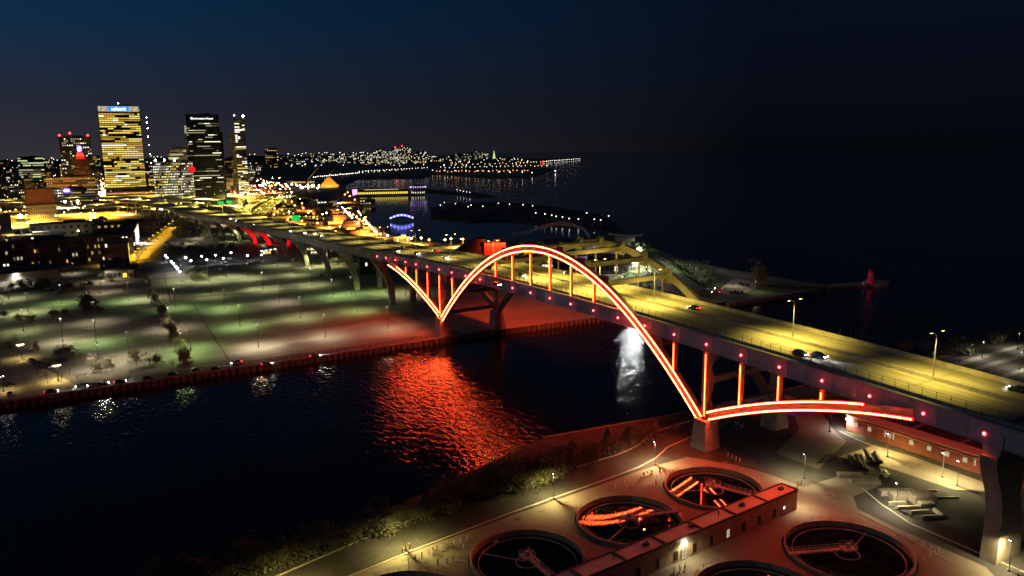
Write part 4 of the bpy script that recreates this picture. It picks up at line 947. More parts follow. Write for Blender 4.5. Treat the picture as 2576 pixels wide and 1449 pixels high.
# restaurant halls under the viaduct
block('hall','grey arched hall below the red lit viaduct piers','hall',592,612,585,602,16,'wall_mid',2,5,.2,'white',indiv=10,roof='roof_grey')
T=block('restaurant','restaurant with bright tilted screens beside the red viaduct pier','restaurant',652,700,628,642,14,'brick_red',1,10,.6,'white',indiv=12)
for i in range(4): b=MB(); b.box((-T['wd']*.35+i*4,-6,5+i*.4),(2.4,.5,1.2)); obj('light_panel',b,'win_cool',T)
block('hall','low white lit hall right of the red piers','hall',762,800,622,640,14,'wall_pale',2,8,.7,'cool' if 0 else 'white',indiv=16,roof='roof_pale')
block('hall','dark hall with a row of white windows under the viaduct','hall',870,912,622,646,14,'wall_mid',2,8,.4,'white',indiv=16,roof='roof_grey')
block('hall','boxy dark warehouse between the last viaduct piers','hall',905,942,640,690,20,'wall_dark',3,6,.05,'white',indiv=6,roof='roof_grey')
for x,yv in ((-2,600),(-2,655)):
    for s in (0,1):
        l=thing('ground_lamp','red ground lamp washing the viaduct pier, '+('nearer' if yv==600 else 'farther')+(' western' if s==0 else ' eastern')+' one','ground lamp',((NX(yv)+13 if s==0 else FX(yv)-13),yv-9,2.5)); b=MB(); b.box((0,0,.3),(1,.8,.6)); obj('lamp_body',b,'beacon_lens',l); lamp_light(l,(0,0,1.2),26000,(1,.02,.05),120,.8,.3,rot=(R(150),0,0))
# ------------------------------------------------------------------ gantry sign on the bridge
c=Vector((FX(560)-1,560,zd(560)+2.4)); T=thing('gantry_sign','green highway gantry sign over the viaduct lanes','road sign',c,-.1)
b=MB(); b.tube([(0,0,0),(0,0,9)],.25,6); b.tube([(-16,0,0),(-16,0,9)],.25,6); b.tube([(-17,0,8),(1,0,8)],.3,5); obj('gantry',b,'lamp_pole',T)
b=MB(); b.box((-7,-.6,7.6),(7.5,.3,5.4)); obj('sign_panel',b,'sign_green',T); b=MB(); b.box((-1,-.6,7),(6,.3,2.6)); obj('sign_back',b,'wall_pale',T)
for k,(x,y) in enumerate(((556,514),(577,512))):
    A=at(x,y+6,18); T=thing('gantry_sign','small green road sign above the right branch, '+('left' if k==0 else 'right')+' of two','road sign',A,-.4); b=MB(); b.tube([(0,0,0),(0,0,6)],.2,5); obj('post',b,'lamp_pole',T); b=MB(); b.box((0,-.3,6),(9,.3,4.5)); obj('sign_panel',b,'sign_green',T)
# ------------------------------------------------------------------ vehicles
def car_meshes(body,h=1.45,l=4.5,w=1.8,lights=True):
    b=MB(); z0=.3
    def sec(x,hw,z1): return [(x,-hw,z0),(x,hw,z0),(x,hw,z1),(x,-hw,z1)]
    b.loft([sec(-l/2,w*.44,.8),sec(-l/2+.3,w/2,.95),sec(l/2-.5,w/2,.85),sec(l/2,w*.42,.65)])
    cab=[[(x,-hw,.85),(x,hw,.85),(x,hw*.86,z),(x,-hw*.86,z)] for x,hw,z in ((-l*.42,w*.46,.9),(-l*.30,w*.47,h),(l*.08,w*.47,h),(l*.28,w*.44,.88))]
    m={'body':b.mesh('body',body)}
    c=MB(); c.loft(cab); m['cabin']=c.mesh('cabin','glass_dark')
    wl=MB(); wl.tube([(0,-.12,0),(0,.12,0)],.33,8); m['wheel']=wl.mesh('wheel','tyre')
    hl=MB(); hl.box((0,0,0),(.12,.36,.18)); m['headlight']=hl.mesh('headlight','headlamp'); tl=MB(); tl.box((0,0,0),(.1,.36,.18)); m['taillight']=tl.mesh('taillight','taillamp')
    m['l']=l; m['w']=w; return m
CM={k:car_meshes(k) for k in ('car_dark','car_white','car_grey','car_red')}; CM['van']=car_meshes('car_white',2.0,5.2,1.95)
def car(A,rz,kind,label,group,on=True,beam=0):
    m=CM[kind]; t=thing('car',label,'car',A,rz,group); l,w_=m['l'],m['w']
    link('body',m['body'],t); link('cabin',m['cabin'],t)
    for x in (-l*.31,l*.32):
        for y in (-w_*.46,w_*.46): link('wheel',m['wheel'],t,(x,y,.33))
    if on:
        for y in (-w_*.34,w_*.34): link('headlight',m['headlight'],t,(l/2+.02,y,.62)); link('taillight',m['taillight'],t,(-l/2-.02,y,.78))
    if beam: lamp_light(t,(l/2+.4,0,.9),beam,(.95,.97,1),70,.8,.2,rot=(R(84),0,R(-90)))
    return t
# bridge traffic: west carriageway drives towards the camera (south), east one away
cs=[]
def broad(x,y): 
    z=30
    for _ in range(40):
        p=at(x,y,z); z=z*.5+.5*(zd(p.y)+2.5)
    return p
for x,y,k,dr in [(1250,718,'car_dark',-1),(1312,695,'car_white',-1),(998,634,'car_white',-1),(1048,640,'car_dark',-1),(1120,650,'car_white',-1),(1010,625,'car_red',1),(1096,634,'car_red',1),(765,587,'car_white',-1),(790,589,'car_white',-1),(806,594,'car_dark',-1),(729,583,'car_white',-1),(580,551,'car_white',-1),(592,556,'car_dark',-1),(635,565,'car_white',-1),(2012,893,'car_dark',-1),(2060,899,'car_dark',-1),(2560,985,'car_dark',1),(1745,778,'car_dark',1),(1430,690,'car_dark',1)]:
    p=broad(x,y); hd=-math.pi/2 if dr<0 else math.pi/2
    cs.append(car(p,hd,k,'','cars driving over the bridge',beam=1500 if dr<0 and x>1000 else (700 if dr<0 else 0)))
label_by_x(cs,'car driving over the bridge deck with its lights on, {n} from the left')
rc=[]
for a,b_,k,dr in [(350,1228,'car_dark',1),(560,1190,'car_dark',-1),(595,1185,'car_dark',1),(640,1185,'car_white',-1),(700,1176,'car_grey',1),(820,1163,'car_dark',1),(1010,1140,'car_dark',1),(1180,1112,'car_dark',1),(1340,1090,'van',1),(1470,1074,'car_dark',1),(1612,1030,'car_white',-1),(1820,1040,'car_grey',1)]:
    x,y=Z(RA,a,b_); p=at(x,y,2.43); rc.append(car(p,0 if dr>0 else math.pi,k,'','cars on the river road',on=k!='van' and a not in(1010,1180,1470),beam=1100 if a in(640,820,1612,595) else 0))
for a,b_ in [(445,985)]: x,y=Z(RB,a,b_); rc.append(car(at(x,y,2.43),0,'car_dark','','cars on the river road',beam=1500))
label_by_x(rc,'car on the road along the dark quay, {n} from the left')
pc=[]
for a,b_ in [(200,773),(215,1015),(228,1024),(240,1030),(270,1040),(300,1050),(330,1058),(350,1050),(60,1180),(70,1245),(360,530),(400,540),(330,524),(430,545),(380,550)]:
    x,y=Z(RA,a,b_); pc.append(car(at(x,y,2.43),random.choice([0,.3,1.5,-1.2]),random.choice(['car_dark','car_grey','car_white']),'','cars parked around the lot',on=False))
for a,b_ in [(1140,728),(480,430)]: x,y=Z(RB,a,b_); pc.append(car(at(x,y,2.43),random.uniform(0,3),'car_dark','','cars parked around the lot',on=False))
label_by_x(pc,'parked car without lights at the edge of the lot, {n} from the left')
ec=[]
for x,y,k,on in [(1807,728,'car_white',True),(1800,737,'car_red',True),(1838,738,'car_dark',False),(1848,736,'car_dark',False),(1856,738,'car_dark',False),(1866,737,'car_grey',False),(1862,716,'car_dark',False),(1870,718,'car_dark',False),(1880,720,'car_dark',False)]:
    ec.append(car(at(x,y,2.43),2.2 if on else .9,k,'','cars in the lakeside car park',on=on,beam=900 if k=='car_white' else 0))
label_by_x(ec,'car in the small lakeside car park behind the bridge, {n} from the left')
# ------------------------------------------------------------------ settling tanks of the works
def ring(mb,r0,r1,z0,z1,n=48):
    for i in range(n):
        a,b=2*math.pi*i/n,2*math.pi*(i+1)/n; c=[(math.cos(a),math.sin(a)),(math.cos(b),math.sin(b))]
        vs=[(c[0][0]*r0,c[0][1]*r0,z0),(c[0][0]*r1,c[0][1]*r1,z0),(c[1][0]*r1,c[1][1]*r1,z0),(c[1][0]*r0,c[1][1]*r0,z0)]; vs+=[(x,y,z1) for x,y,_ in vs]
        mb.add(vs,[(0,1,2,3),(7,6,5,4),(1,5,6,2),(0,3,7,4)])
def tank(cx,cy_,r,ang,lab,base=2.0):
    t=thing('settling_tank',lab,'round tank',(cx,cy_,0),0,'round settling tanks of the water works')
    b=MB(); ring(b,r-.45,r,.4,3.5); obj('tank_wall',b,'tank_wall',t)
    b=MB(); b.tube([(0,0,.4),(0,0,base)],r-.46,48); obj('tank_water',b,'tank_water',t)
    b=MB(); ring(b,r-2.1,r-1.95,base-.3,base+.35); obj('weir_ring',b,'concrete_pale',t)
    b=MB(); ring(b,2.6,2.75,base-.3,base+.25,24); b2=b; obj('centre_well',b,'rail_metal',t)
    b=MB()
    for z in (4.05,4.5):
        n=48
        b.tube([((r-.2)*math.cos(2*math.pi*i/n),(r-.2)*math.sin(2*math.pi*i/n),z) for i in range(n+1)],.035,3,False)
    for i in range(36):
        a=2*math.pi*i/36; b.box(((r-.2)*math.cos(a),(r-.2)*math.sin(a),4.0),(.07,.07,1.05))
    obj('railing',b,'rail_metal',t,kind='stuff')
    br=MB(); br.box((r/2+.2,0,3.55),(r+.4,1.15,.3)); br.box((0,0,3.6),(3.2,2.8,.3)); o=obj('walkway',br,'concrete_pale',t); o.rotation_euler=(0,0,ang)
    rl=MB()
    for s in (-.55,.55):
        for z in (4.2,4.7): rl.box((r/2+1,s,z),(r-2.2,.05,.05))
        for i in range(9): rl.box((1.7+i*(r-2)/8,s,4.2),(.06,.06,1.1))
    for s in (-1.35,1.35):
        for z in (4.2,4.75): rl.box((0,s,z),(3.1,.05,.05))
        for x in (-1.55,0,1.55): rl.box((x,s,4.2),(.07,.07,1.2))
    for z in (4.2,4.75): rl.box((-1.55,0,z),(.05,2.7,.05))
    obj('walkway_railing',rl,'white_paint',o,kind='stuff')
    m=MB(); m.box((0,0,4.3),(.8,.8,1.1)); obj('drive_motor',m,'rail_metal',o)
    a=MB(); a.box((-r/2,0,base+.22),(r-2,.14,.12)); q=obj('scraper_arm',a,'rail_metal',t); q.rotation_euler=(0,0,ang+.7)
    return t
tank(*TANKS[0],-1.3,'round settling tank cut off by the bottom edge of the picture')
tank(*TANKS[1],-1.62,'round settling tank with its pale walkway running straight towards the viewer')
tank(*TANKS[2],-.30,'round settling tank in the middle with two red bands mirrored in it')
tank(*TANKS[3],-1.2,'round settling tank nearest the bridge with a red arrow shape mirrored in it')
tank(*TANKS[4],2.72,'large round settling tank south of the long roof with a white walkway')
tank(*TANKS[5],-.9,'round settling tank south of the long roof cut by the bottom edge')
# long service building between the tanks
T=thing('service_building','long narrow brick service building with an orange lit flat roof between the tanks','building',(-11,-43.6,2.7),.043)
b=MB(); b.box((-66,2.5,2.65),(132,5,5.3)); obj('wall',b,'brick_cream',T)
for i in range(11):
    b=MB(); b.box((-6.05-12*i,2.5,5.38),(11.3,4.5,.16)); obj('roof_panel',b,'roof_pale',T)
b=MB()
for y in (.12,4.88): b.box((-66,y,5.45),(132.2,.28,.5))
b.box((.02,2.5,5.45),(.28,5,.5))
for i in range(1,11): b.box((-12*i,2.5,5.5),(.6,4.7,.42))
obj('coping',b,'wall_dark',T)
for i in range(22):
    x=-3.6-5.9*i
    if i in (0,): continue
    m='win_white_dim' if i in (4,) else 'glass_dark'
    f=MB(); f.box((x,-.06,1.75),(1.15,.16,2.5)); f=obj('window',f,'brick',T)
    g=MB()
    for dx in (-.27,.27):
        for dz in (-.65,.05,.75): g.box((x+dx,-.16,1.75+dz),(.42,.06,.56))
    obj('pane',g,m,f)
f=MB(); f.box((-5.6,-.07,1.6),(1.3,.18,2.7)); f=obj('door',f,'wall_pale',T); g=MB(); g.box((-5.6,-.18,2.2),(.7,.06,.7)); obj('pane',g,'win_white',f)
f=MB(); f.box((-42.4,-.07,1.5),(1.9,.18,3.0)); f=obj('door',f,'brick',T); g=MB()
for dx in (-.45,.45):
    for dz in (-.9,0,.9): g.box((-42.4+dx,-.18,1.5+dz),(.7,.06,.7))
obj('pane',g,'win_white_dim',f)
for x,y,e in ((.35,.7,2200),(-42.4,-.5,1700)):
    b=MB(); b.ball((x,y,4.5),.3,8,6); l=obj('wall_lamp',b,'lamp_white',T); lamp_light(T,(x+(.5 if x>0 else 0),y-.6,4.4),e,(1,.85,.45),170,.7,.15)
for x in (-3.5,-37,-52,-19,-90):
    b=MB(); b.box((x,2.6,5.8),(1.3,.9,.7)); b.tube([(x+.3,2.6,6.1),(x+.3,2.6,6.6)],.14,6); obj('roof_vent',b,'dark_metal',T)
for x in (-28,-62): b=MB(); b.tube([(x,2.3,5.4),(x,2.3,6.5)],.12,6); b.ball((x,2.3,6.6),.28,6,4); obj('vent_pipe',b,'dark_metal',T)
b=MB()
for i in range(160):
    b.box((-.4-.82*i,-.012,.6+(i%4)*1.1),(.78,.05,.05))
obj('brick_courses',b,'wall_dark',T,kind='stuff')
# red brick long building under the bridge
T=thing('works_building','long low red brick building with a glowing red roof edge and square lit windows','building',(50.6,-90,2.6),0)
b=MB(); b.box((11,37.3,2.7),(22,74.6,5.4)); obj('wall',b,'brick_red',T)
b=MB(); b.box((2.5,37.3,5.5),(5.6,74.9,.3)); obj('roof_edge',b,'roof_pale',T); b=MB(); b.box((13.8,37.3,5.45),(16.6,74.5,.2)); obj('roof',b,'roof_dark',T)
for y in (18,40,55): b=MB(); b.box((13.6,y,5.75),(16.5,.8,.5)); obj('roof_wall',b,'wall_pale',T)
me=None
for z in (335,367,408,450,484,520,553):
    pass
for yy in (71.0,66.2,59.4,52.2,46.6,41.2,36.0,24,14,6):
    f=MB(); f.box((-.07,yy,3.1),(.18,1.3,1.6)); f=obj('window',f,'wall_pale',T); g=MB(); g.box((-.18,yy-.32,3.1),(.06,.52,1.3)); g.box((-.18,yy+.32,3.1),(.06,.52,1.3)); obj('pane',g,'win_white_dim',f)
for yy in (60.8,58.0,33.2,30.6): g=MB(); g.box((-.16,yy,3.2),(.1,.35,1.9)); obj('slot_light',g,'win_white_dim',T)
g=MB(); g.box((-.05,37.3,4.35),(.16,74.4,.12)); obj('string_course',g,'roof_pale',T)
b=MB(); b.box((-.5,73.6,4.3),(.8,1.4,.5)); obj('wall_lamp',b,'lamp_white',T); lamp_light(T,(-1.3,73.6,4.2),4200,(1,.93,.8),165,.8,.2)
# lamp posts of the works
wl=[]
for x,y,e,c in [(1020,1383,1,(1,.80,.24)),(1394,1255,.9,(1,.78,.28)),(1648,1170,.9,(1,.74,.34)),(1907,1163,0,None),(2023,1203,.7,(1,.84,.45)),(2254,1282,.6,(1,.85,.5)),(2538,1436,.7,(1,.80,.38)),(2087,1086,0,None),(2232,1148,.8,(1,.80,.25)),(2408,1222,.8,(1,.86,.4)),(730,1500,1,(1,.78,.2)),(2370,1200,.4,(1,.8,.3))]:
    A=at(x,y,2.72); t=thing('lamp_post','','lamp post',A,0,'pale lamp posts of the water works'); h=7.2
    b=MB(); b.tube([(0,0,0),(0,0,.35)],.42,10); b.tube([(0,0,.3),(0,0,h)],[.11,.08],8); obj('pole',b,'lamp_pole' if e else 'dark_metal',t)
    b=MB(); b.box((0,.35,h+.05),(.38,1.0,.14)); hd=obj('lamp_head',b,'dark_metal',t); g=MB(); g.box((0,.4,h-.05),(.26,.6,.05)); obj('lamp_glass',g,'lamp_white' if e else 'glass_dark',hd)
    if e: lamp_light(t,(0,.4,h-.25),14500*e,c,165,.8,.12)
    wl.append(t)
label_by_x(wl,'pale slender lamp post among the tanks and drives of the works, {n} from the left')
# bollards
bm=MB(); bm.tube([(0,0,0),(0,0,1.25)],.15,8); bm.ball((0,0,1.25),.15,8,4); BW=bm.mesh('bollard','white_paint'); by=MB(); by.tube([(0,0,0),(0,0,1.3)],.17,8); by.ball((0,0,1.3),.17,8,4); BY=by.mesh('bollard',mat('yellow_paint',(.7,.5,.03),.6) and 'yellow_paint')
bo=[]
RC=(2600,1500,.5807); RD=(1300,1850,.31336); RE=(2050,1750,.3824)
for reg,pts in ((RC,[(1695,1128),(1728,1112),(1780,1132),(1832,1155),(1884,1175),(1935,1197),(1989,1222),(1960,1240),(1930,1255),(1882,1285),(538,562),(565,575),(592,587),(618,600),(590,348),(606,343),(627,365),(646,358),(165,1378),(205,1350),(240,1340),(42,750),(15,775),(1044,755)]),
                (RD,[(1065,1280),(1158,1240),(1235,1210),(1325,1172),(1440,1305),(1557,1285),(1630,1260),(1706,1208),(1768,1090),(1733,1030),(1812,1000),(1652,1060),(1565,1065),(1490,1115),(1380,1205)]),
                (RE,[(1078,530),(1175,497),(1222,480),(1193,540),(1345,555),(1424,545),(1463,530),(1500,500),(1502,435),(1540,365),(1320,445),(1375,1440),(1690,1415),(1750,1395),(1805,1370)])):
    for a,b_ in pts:
        x,y=Z(reg,a,b_); o=link('bollard',BW,None,at(x,y,2.73)); o['category']='bollard'; o['group']='white bollards around the works'; bo.append(o)
label_by_x(bo,'short white bollard on the concrete of the works, {n} from the left')
bo=[]
for reg,a,b_ in ((RC,1017,765),(RC,1852,1305),(RD,985,1140),(RD,1080,1100)):
    x,y=Z(reg,a,b_); o=link('bollard',BY,None,at(x,y,2.73)); o['category']='bollard'; o['group']='yellow bollards around the works'; bo.append(o)
label_by_x(bo,'yellow bollard beside a lamp or corner of the works, {n} from the left')
# hatches in the concrete
hm=MB(); hm.box((0,0,.02),(1.5,1.1,.04)); HM=hm.mesh('hatch','concrete_dark')
ha=[]
for reg,pts in ((RC,[(1098,768),(1215,790),(1145,818),(1232,823),(1282,847),(1170,860),(1212,880),(1258,898),(1112,925),(680,665),(612,635),(515,603),(1680,623),(1755,620),(1805,637),(1852,618)]),(RD,[(1020,1232),(1305,1262),(1785,962),(1710,1110),(2465,720),(2180,1010)]),(RE,[(238,705),(305,768),(578,670),(58,850),(1040,513),(1238,525)])):
    for a,b_ in pts:
        x,y=Z(reg,a,b_); o=link('hatch',HM,None,at(x,y,2.74),random.choice([.04,.04,.8])); o['category']='hatch'; o['group']='dark hatches in the concrete of the works'; ha.append(o)
label_by_x(ha,'dark square hatch cover set in the pale concrete, {n} from the left')
# pipe pumps clusters (valve stems)
vs=[]
for reg,pts in ((RD,[(1380,1150),(1425,1130),(1522,1085),(1557,1105),(1610,1090),(1405,1180)]),(RE,[(1375,415),(1345,450),(1455,385),(1410,400),(1320,480)])):
    for a,b_ in pts:
        x,y=Z(reg,a,b_); b=MB(); b.tube([(0,0,0),(0,0,1.1)],.1,6); b.tube([(0,0,1.0),(0,0,1.5)],[.26,.2],8); b.tube([(-.5,0,.35),(.5,0,.35)],.12,6); o=obj('valve_stem',b,'rail_metal',None,cat='valve',group='valve stems beside the tanks'); o.location=at(x,y,2.73); vs.append(o)
label_by_x(vs,'grey valve stem standing near the tanks, {n} from the left')
# iron pipes, rubble blocks and gear in the yard
pp=[]
for i in range(9):
    x,y=Z(RC,1395+i*24,640+(i%5)*7 - (i//5)*26); A=at(x,y,2.72); b=MB(); L_=7.5
    for k in range(10): pass
    ring(b,.48,.6,0,L_,14); o=obj('iron_pipe',b,'pipe_iron',None,cat='pipe',group='pile of iron pipes in the yard'); o.location=(A.x,A.y,3.35+(.95 if i%3==2 else 0)); o.rotation_euler=(0,math.pi/2,.75+random.uniform(-.05,.05)); pp.append(o)
label_by_x(pp,'dark iron pipe lying in the pile behind the works, {n} from the left')
pb=[]
for a,b_,l in [(1250,575,5),(1290,590,6),(1210,600,5),(1320,600,4),(1180,590,6),(1240,555,4),(1380,590,5)]:
    x,y=Z(RC,a,b_); b=MB(); b.box((0,0,.2),(l,.35,.35)); o=obj('steel_beam',b,'pipe_iron',None,cat='beam',group='loose steel beams in the yard'); o.location=at(x,y,2.72); o.rotation_euler=(0,0,random.uniform(-.4,1)); pb.append(o)
label_by_x(pb,'thin dark steel beam lying left of the pipe pile, {n} from the left')
cb=[]
for a,b_,sx,sy,sz,rz in [(1640,820,5,2.2,1.2,-.5),(1730,850,6,2.4,1.6,-.5),(1870,870,6,4,2.2,-.5),(1700,895,5,.6,.9,-.5),(1780,925,6,.6,.9,-.5),(1860,955,5,.6,.9,-.5),(1940,990,5,.6,.9,-.5),(1985,960,.6,4,.9,-.5),(1900,905,4,2,1.2,-.5),(1770,820,4,2,1.3,-.5),(1380,700,7,2.2,1.0,-.65),(1480,745,8,2.2,1.0,-.65),(1860,800,9,.5,.4,-.6),(2010,850,9,.5,.4,-.55)]:
    x,y=Z(RC,a,b_); b=MB(); b.box((0,0,sz/2),(sx,sy,sz)); b.box((0,0,sz+.05),(sx*.9,sy*.8,.1)); o=obj('concrete_form',b,'concrete',None,cat='concrete block',group='concrete blocks in the yard'); o.location=at(x,y,2.7); o.rotation_euler=(0,0,rz); cb.append(o)
label_by_x(cb,'grey concrete block or kerb piece dumped in the yard, {n} from the left')
T=thing('yard_equipment','pale tangled machine parts under sheets beside the iron pipes','machine parts',at(*Z(RC,1615,700),2.7),.4)
for i in range(10):
    b=MB(); b.box((random.uniform(-2.4,2.4),random.uniform(-1.3,1.3),random.uniform(.3,1.0)),(random.uniform(.5,2),random.uniform(.3,1),random.uniform(.2,.7)),random.random()*3); obj('machine_part',b,random.choice(['tarp','white_paint','rail_metal']),T)
# railings along the works quay
def guard(name,label,pts,z,h=1.1,sp=2.5):
    P=[at(x,y,z) for x,y in pts]; t=thing(name,label,'railing'); b=MB()
    for p,q in zip(P,P[1:]):
        n=max(1,int((q-p).length/sp))
        for k in range(n): c=p.lerp(q,k/n); b.box((c.x,c.y,z+h/2),(.08,.08,h))
        for hh in (h*.5,h): b.tube([p+Vector((0,0,hh)),q+Vector((0,0,hh))],.04,3)
    obj('rails',b,'rail_metal',t,kind='stuff'); return t
guard('quay_railing','thin metal railing along the works quay beside the dark river',[(560,1449),(640,1415),(1100,1270),(1400,1165),(1540,1122),(1680,1082),(1760,1056)],2.75)
guard('lot_fence','chain fence between the parking lot and the river road',[(190,975),(470,942),(640,915),(860,882),(1000,865),(1105,846)],2.45,1.6,3)
guard('lot_fence','diagonal wire fence crossing the lot below the viaduct',[(860,728),(905,752),(960,790),(1010,792)],2.45,1.8,3)
guard('lake_fence','wire fence on the lakeshore slope behind the bridge',[(1480,676),(1560,700),(1680,735),(1750,752)],2.6,2.0,4)
# ------------------------------------------------------------------ trees
def leafcrown(rx,rz,cz,n,size,cone=False,seed=1):
    rn=random.Random(seed); b=MB(); cl=[(rn.gauss(0,.42),rn.gauss(0,.42),rn.gauss(0,.38)) for _ in range(max(7,n//40))]
    for i in range(n):
        if cone:
            t=rn.random()**.75; z=cz+rz*(2*t-1); a=rn.random()*6.283; rr=rx*(1-t)*(.55+.5*rn.random())*(1+.18*math.sin(t*26)); x,y=rr*math.cos(a),rr*math.sin(a)
        else:
            c=rn.choice(cl); x=(c[0]+rn.gauss(0,.17))*rx; y=(c[1]+rn.gauss(0,.17))*rx; z=cz+(c[2]+rn.gauss(0,.15))*rz
        s=size*(.6+.8*rn.random()); d=Vector((rn.gauss(0,1),rn.gauss(0,1),rn.gauss(0,1))).normalized(); u=d.orthogonal().normalized(); v=d.cross(u)
        p=Vector((x,y,max(z,.15))); b.add([p-u*s,p+v*s*.7,p+u*s,p-v*s*.7],[(0,1,2,3)])
    return b
def baretree(h,seed,m='bark',spread=.55):
    rn=random.Random(seed); b=MB()
    def br(p,d,l,r,dep):
        q=p+d*l; b.tube([p,q],[r,r*.65],4,False)
        if dep==0: return
        for _ in range(3 if dep>1 else 4):
            e=(d+Vector((rn.gauss(0,spread),rn.gauss(0,spread),rn.gauss(.12,.25)))).normalized(); br(p.lerp(q,rn.uniform(.55,1)),e,l*rn.uniform(.6,.85),r*.58,dep-1)
    br(Vector((0,0,h*.12)),Vector((0,0,1)),h*.26,h*.014,4); return b
TM={}
def tree(px,py,hpx,kind,label,group,z=2.43,loc=None,w=None):
    A=loc if loc is not None else at(px,py,z); h=hpx*dist(A)/FD; wv=(w*dist(A)/FD/2) if w else h*.42
    v=random.randrange(3); key=(kind,v,round(h/3),round(wv/2))
    if key not in TM:
        big=hpx>45; n=2600 if big else 520; sz=h*.028 if big else h*.055
        t=MB(); t.tube([(0,0,0),(0,0,h*.5)],[h*.028,h*.015],6); tm=t.mesh('trunk','bark')
        if kind=='bare': c=baretree(h,v+len(TM)); q_=leafcrown(wv*1.1,h*.42,h*.62,420,h*.018,False,v+len(TM)); c.add(q_.v,q_.f); cm=c.mesh('branches','twig_brown')
        elif kind=='pale': c=baretree(h,v+len(TM)); q_=leafcrown(wv*1.1,h*.42,h*.62,420,h*.022,False,v+len(TM)); c.add(q_.v,q_.f); cm=c.mesh('branches','twig_pale')
        else:
            mm={'conifer':'leaf_dark','dense':'leaf_dark','green':'leaf_green','tan':'leaf_tan'}[kind]
            c=leafcrown(wv,h*.5,h*.55,n,sz,kind=='conifer',v+len(TM)); cm=c.mesh('crown',mm)
        TM[key]=(tm,cm)
    tm,cm=TM[key]; t=thing('tree',label,'tree',A,random.random()*6,group); link('trunk',tm,t); link('branches',cm,t,kind='stuff') if kind in('bare','pale') else link('crown',cm,t); return t
tr=[]
for x,y,h,k,w in [(540,1452,66,'conifer',70),(610,1412,60,'dense',70),(660,1425,55,'dense',60),(712,1418,84,'conifer',54),(760,1385,50,'dense',60),(812,1372,62,'green',76),(880,1360,46,'dense',60),(945,1340,88,'bare',80),(972,1345,92,'conifer',72),(1030,1310,60,'bare',60),(1075,1300,76,'conifer',56),(1125,1276,52,'dense',60),(1180,1258,62,'dense',64),(1228,1246,50,'dense',60),(1285,1232,92,'dense',82),(1330,1222,58,'dense',60),(1378,1212,84,'dense',66),(1408,1200,76,'conifer',42),(1450,1185,60,'bare',54),(1490,1165,50,'green',48),(1528,1122,50,'conifer',36),(1580,1115,38,'conifer',26),(400,1470,60,'dense',90),(470,1462,50,'green',80),(1350,1228,50,'green',50),(1150,1268,40,'green',50)]:
    tr.append(tree(x,y,h,k,'','trees on the works bank of the river',z=2.7,w=w))
for o,(x,y,h,k,w) in zip(tr,[0]*0): pass
rr=random.Random(5)
for i in range(30):
    f=i/29; x=1130+f*520; yb=interp([(1130,1262),(1300,1195),(1400,1158),(1500,1128),(1700,1082)],x)+rr.uniform(-4,8)
    tr.append(tree(x,yb,rr.uniform(36,62)*(1-.45*f),rr.choice(['dense','green','bare','dense']),'','trees on the works bank of the river',z=2.7,w=rr.uniform(44,66)*(1-.4*f)))
for i in range(46):
    f=i/45; x=380+f*1200+rr.uniform(-14,14); yb=interp([(380,1490),(560,1440),(900,1350),(1100,1290),(1300,1232),(1440,1195),(1580,1120)],x)+rr.uniform(-14,16)
    tr.append(tree(x,yb,rr.uniform(34,60)*(1 if x<1450 else .7),rr.choice(['dense','dense','green','bare','conifer']),'','trees on the works bank of the river',z=2.7,w=rr.uniform(44,70)*(1 if x<1450 else .6)))
label_by_x(tr,'dark tree on the near river bank, {n} from the left')
tr=[]
for x,y,h,k,w in [(50,812,24,'dense',28),(80,812,24,'dense',28),(136,798,22,'dense',22),(163,796,22,'dense',20),(215,790,48,'dense',24),(232,786,48,'dense',22),(214,742,42,'bare',30),(248,787,22,'dense',16),(38,868,34,'bare',44),(72,888,30,'bare',34),(165,902,34,'dense',40),(345,922,40,'bare',50),(378,922,42,'bare',52),(232,925,34,'pale',34),(268,932,34,'bare',34),(216,952,26,'bare',26),(194,958,24,'bare',24),(436,925,36,'bare',26),(341,688,30,'dense',26),(352,690,24,'bare',24),(372,740,26,'bare',22),(390,765,34,'bare',24),(405,800,38,'bare',26),(418,822,34,'bare',24),(430,848,36,'bare',26),(440,872,34,'bare',24),(452,895,30,'bare',22),(462,912,26,'dense',20),(310,735,16,'bare',22),(104,722,20,'dense',22),(118,722,20,'dense',22),(52,722,20,'dense',18),(78,722,18,'dense',18),(128,726,18,'dense',20),(150,728,18,'dense',20),(170,730,18,'dense',22),(490,700,26,'dense',22),(505,702,24,'dense',22),(20,745,22,'bare',22),(300,690,22,'dense',30),(8,735,20,'bare',20),(65,965,26,'bare',26),(120,965,36,'bare',34),(95,940,32,'bare',30),(155,960,30,'bare',30),(175,940,28,'bare',30),(12,800,26,'dense',20)]:
    tr.append(tree(x,y,h,k,'','small trees of the parking lot',w=w))
for i in range(26):
    f=i/25; x=366+f*104+random.uniform(-3,3); y=704+f*212; tr.append(tree(x,y,random.uniform(20,34)*(.7+.4*f),random.choice(['dense','bare','dense','bare']),'','small trees of the parking lot',w=random.uniform(16,24)*(.7+.5*f)))
for x,y,h,w in [(208,760,22,22),(222,775,26,24),(240,770,20,18),(212,730,26,26),(226,722,22,20),(475,690,20,24),(488,705,22,20),(512,704,20,20),(500,688,18,20),(340,905,26,34),(395,918,26,30),(24,880,22,30),(95,885,22,24),(150,900,24,28),(185,905,22,22),(270,925,16,22),(250,935,14,20),(30,728,16,20),(60,730,16,20),(96,728,18,20),(145,732,16,22),(162,738,16,18),(182,730,18,20),(40,705,16,22),(300,700,18,26),(280,708,16,22),(265,702,16,22),(330,700,18,18)]:
    tr.append(tree(x,y,h,'dense','','small trees of the parking lot',w=w))
label_by_x(tr,'small tree or bush of the lot, {n} from the left')
tr=[]
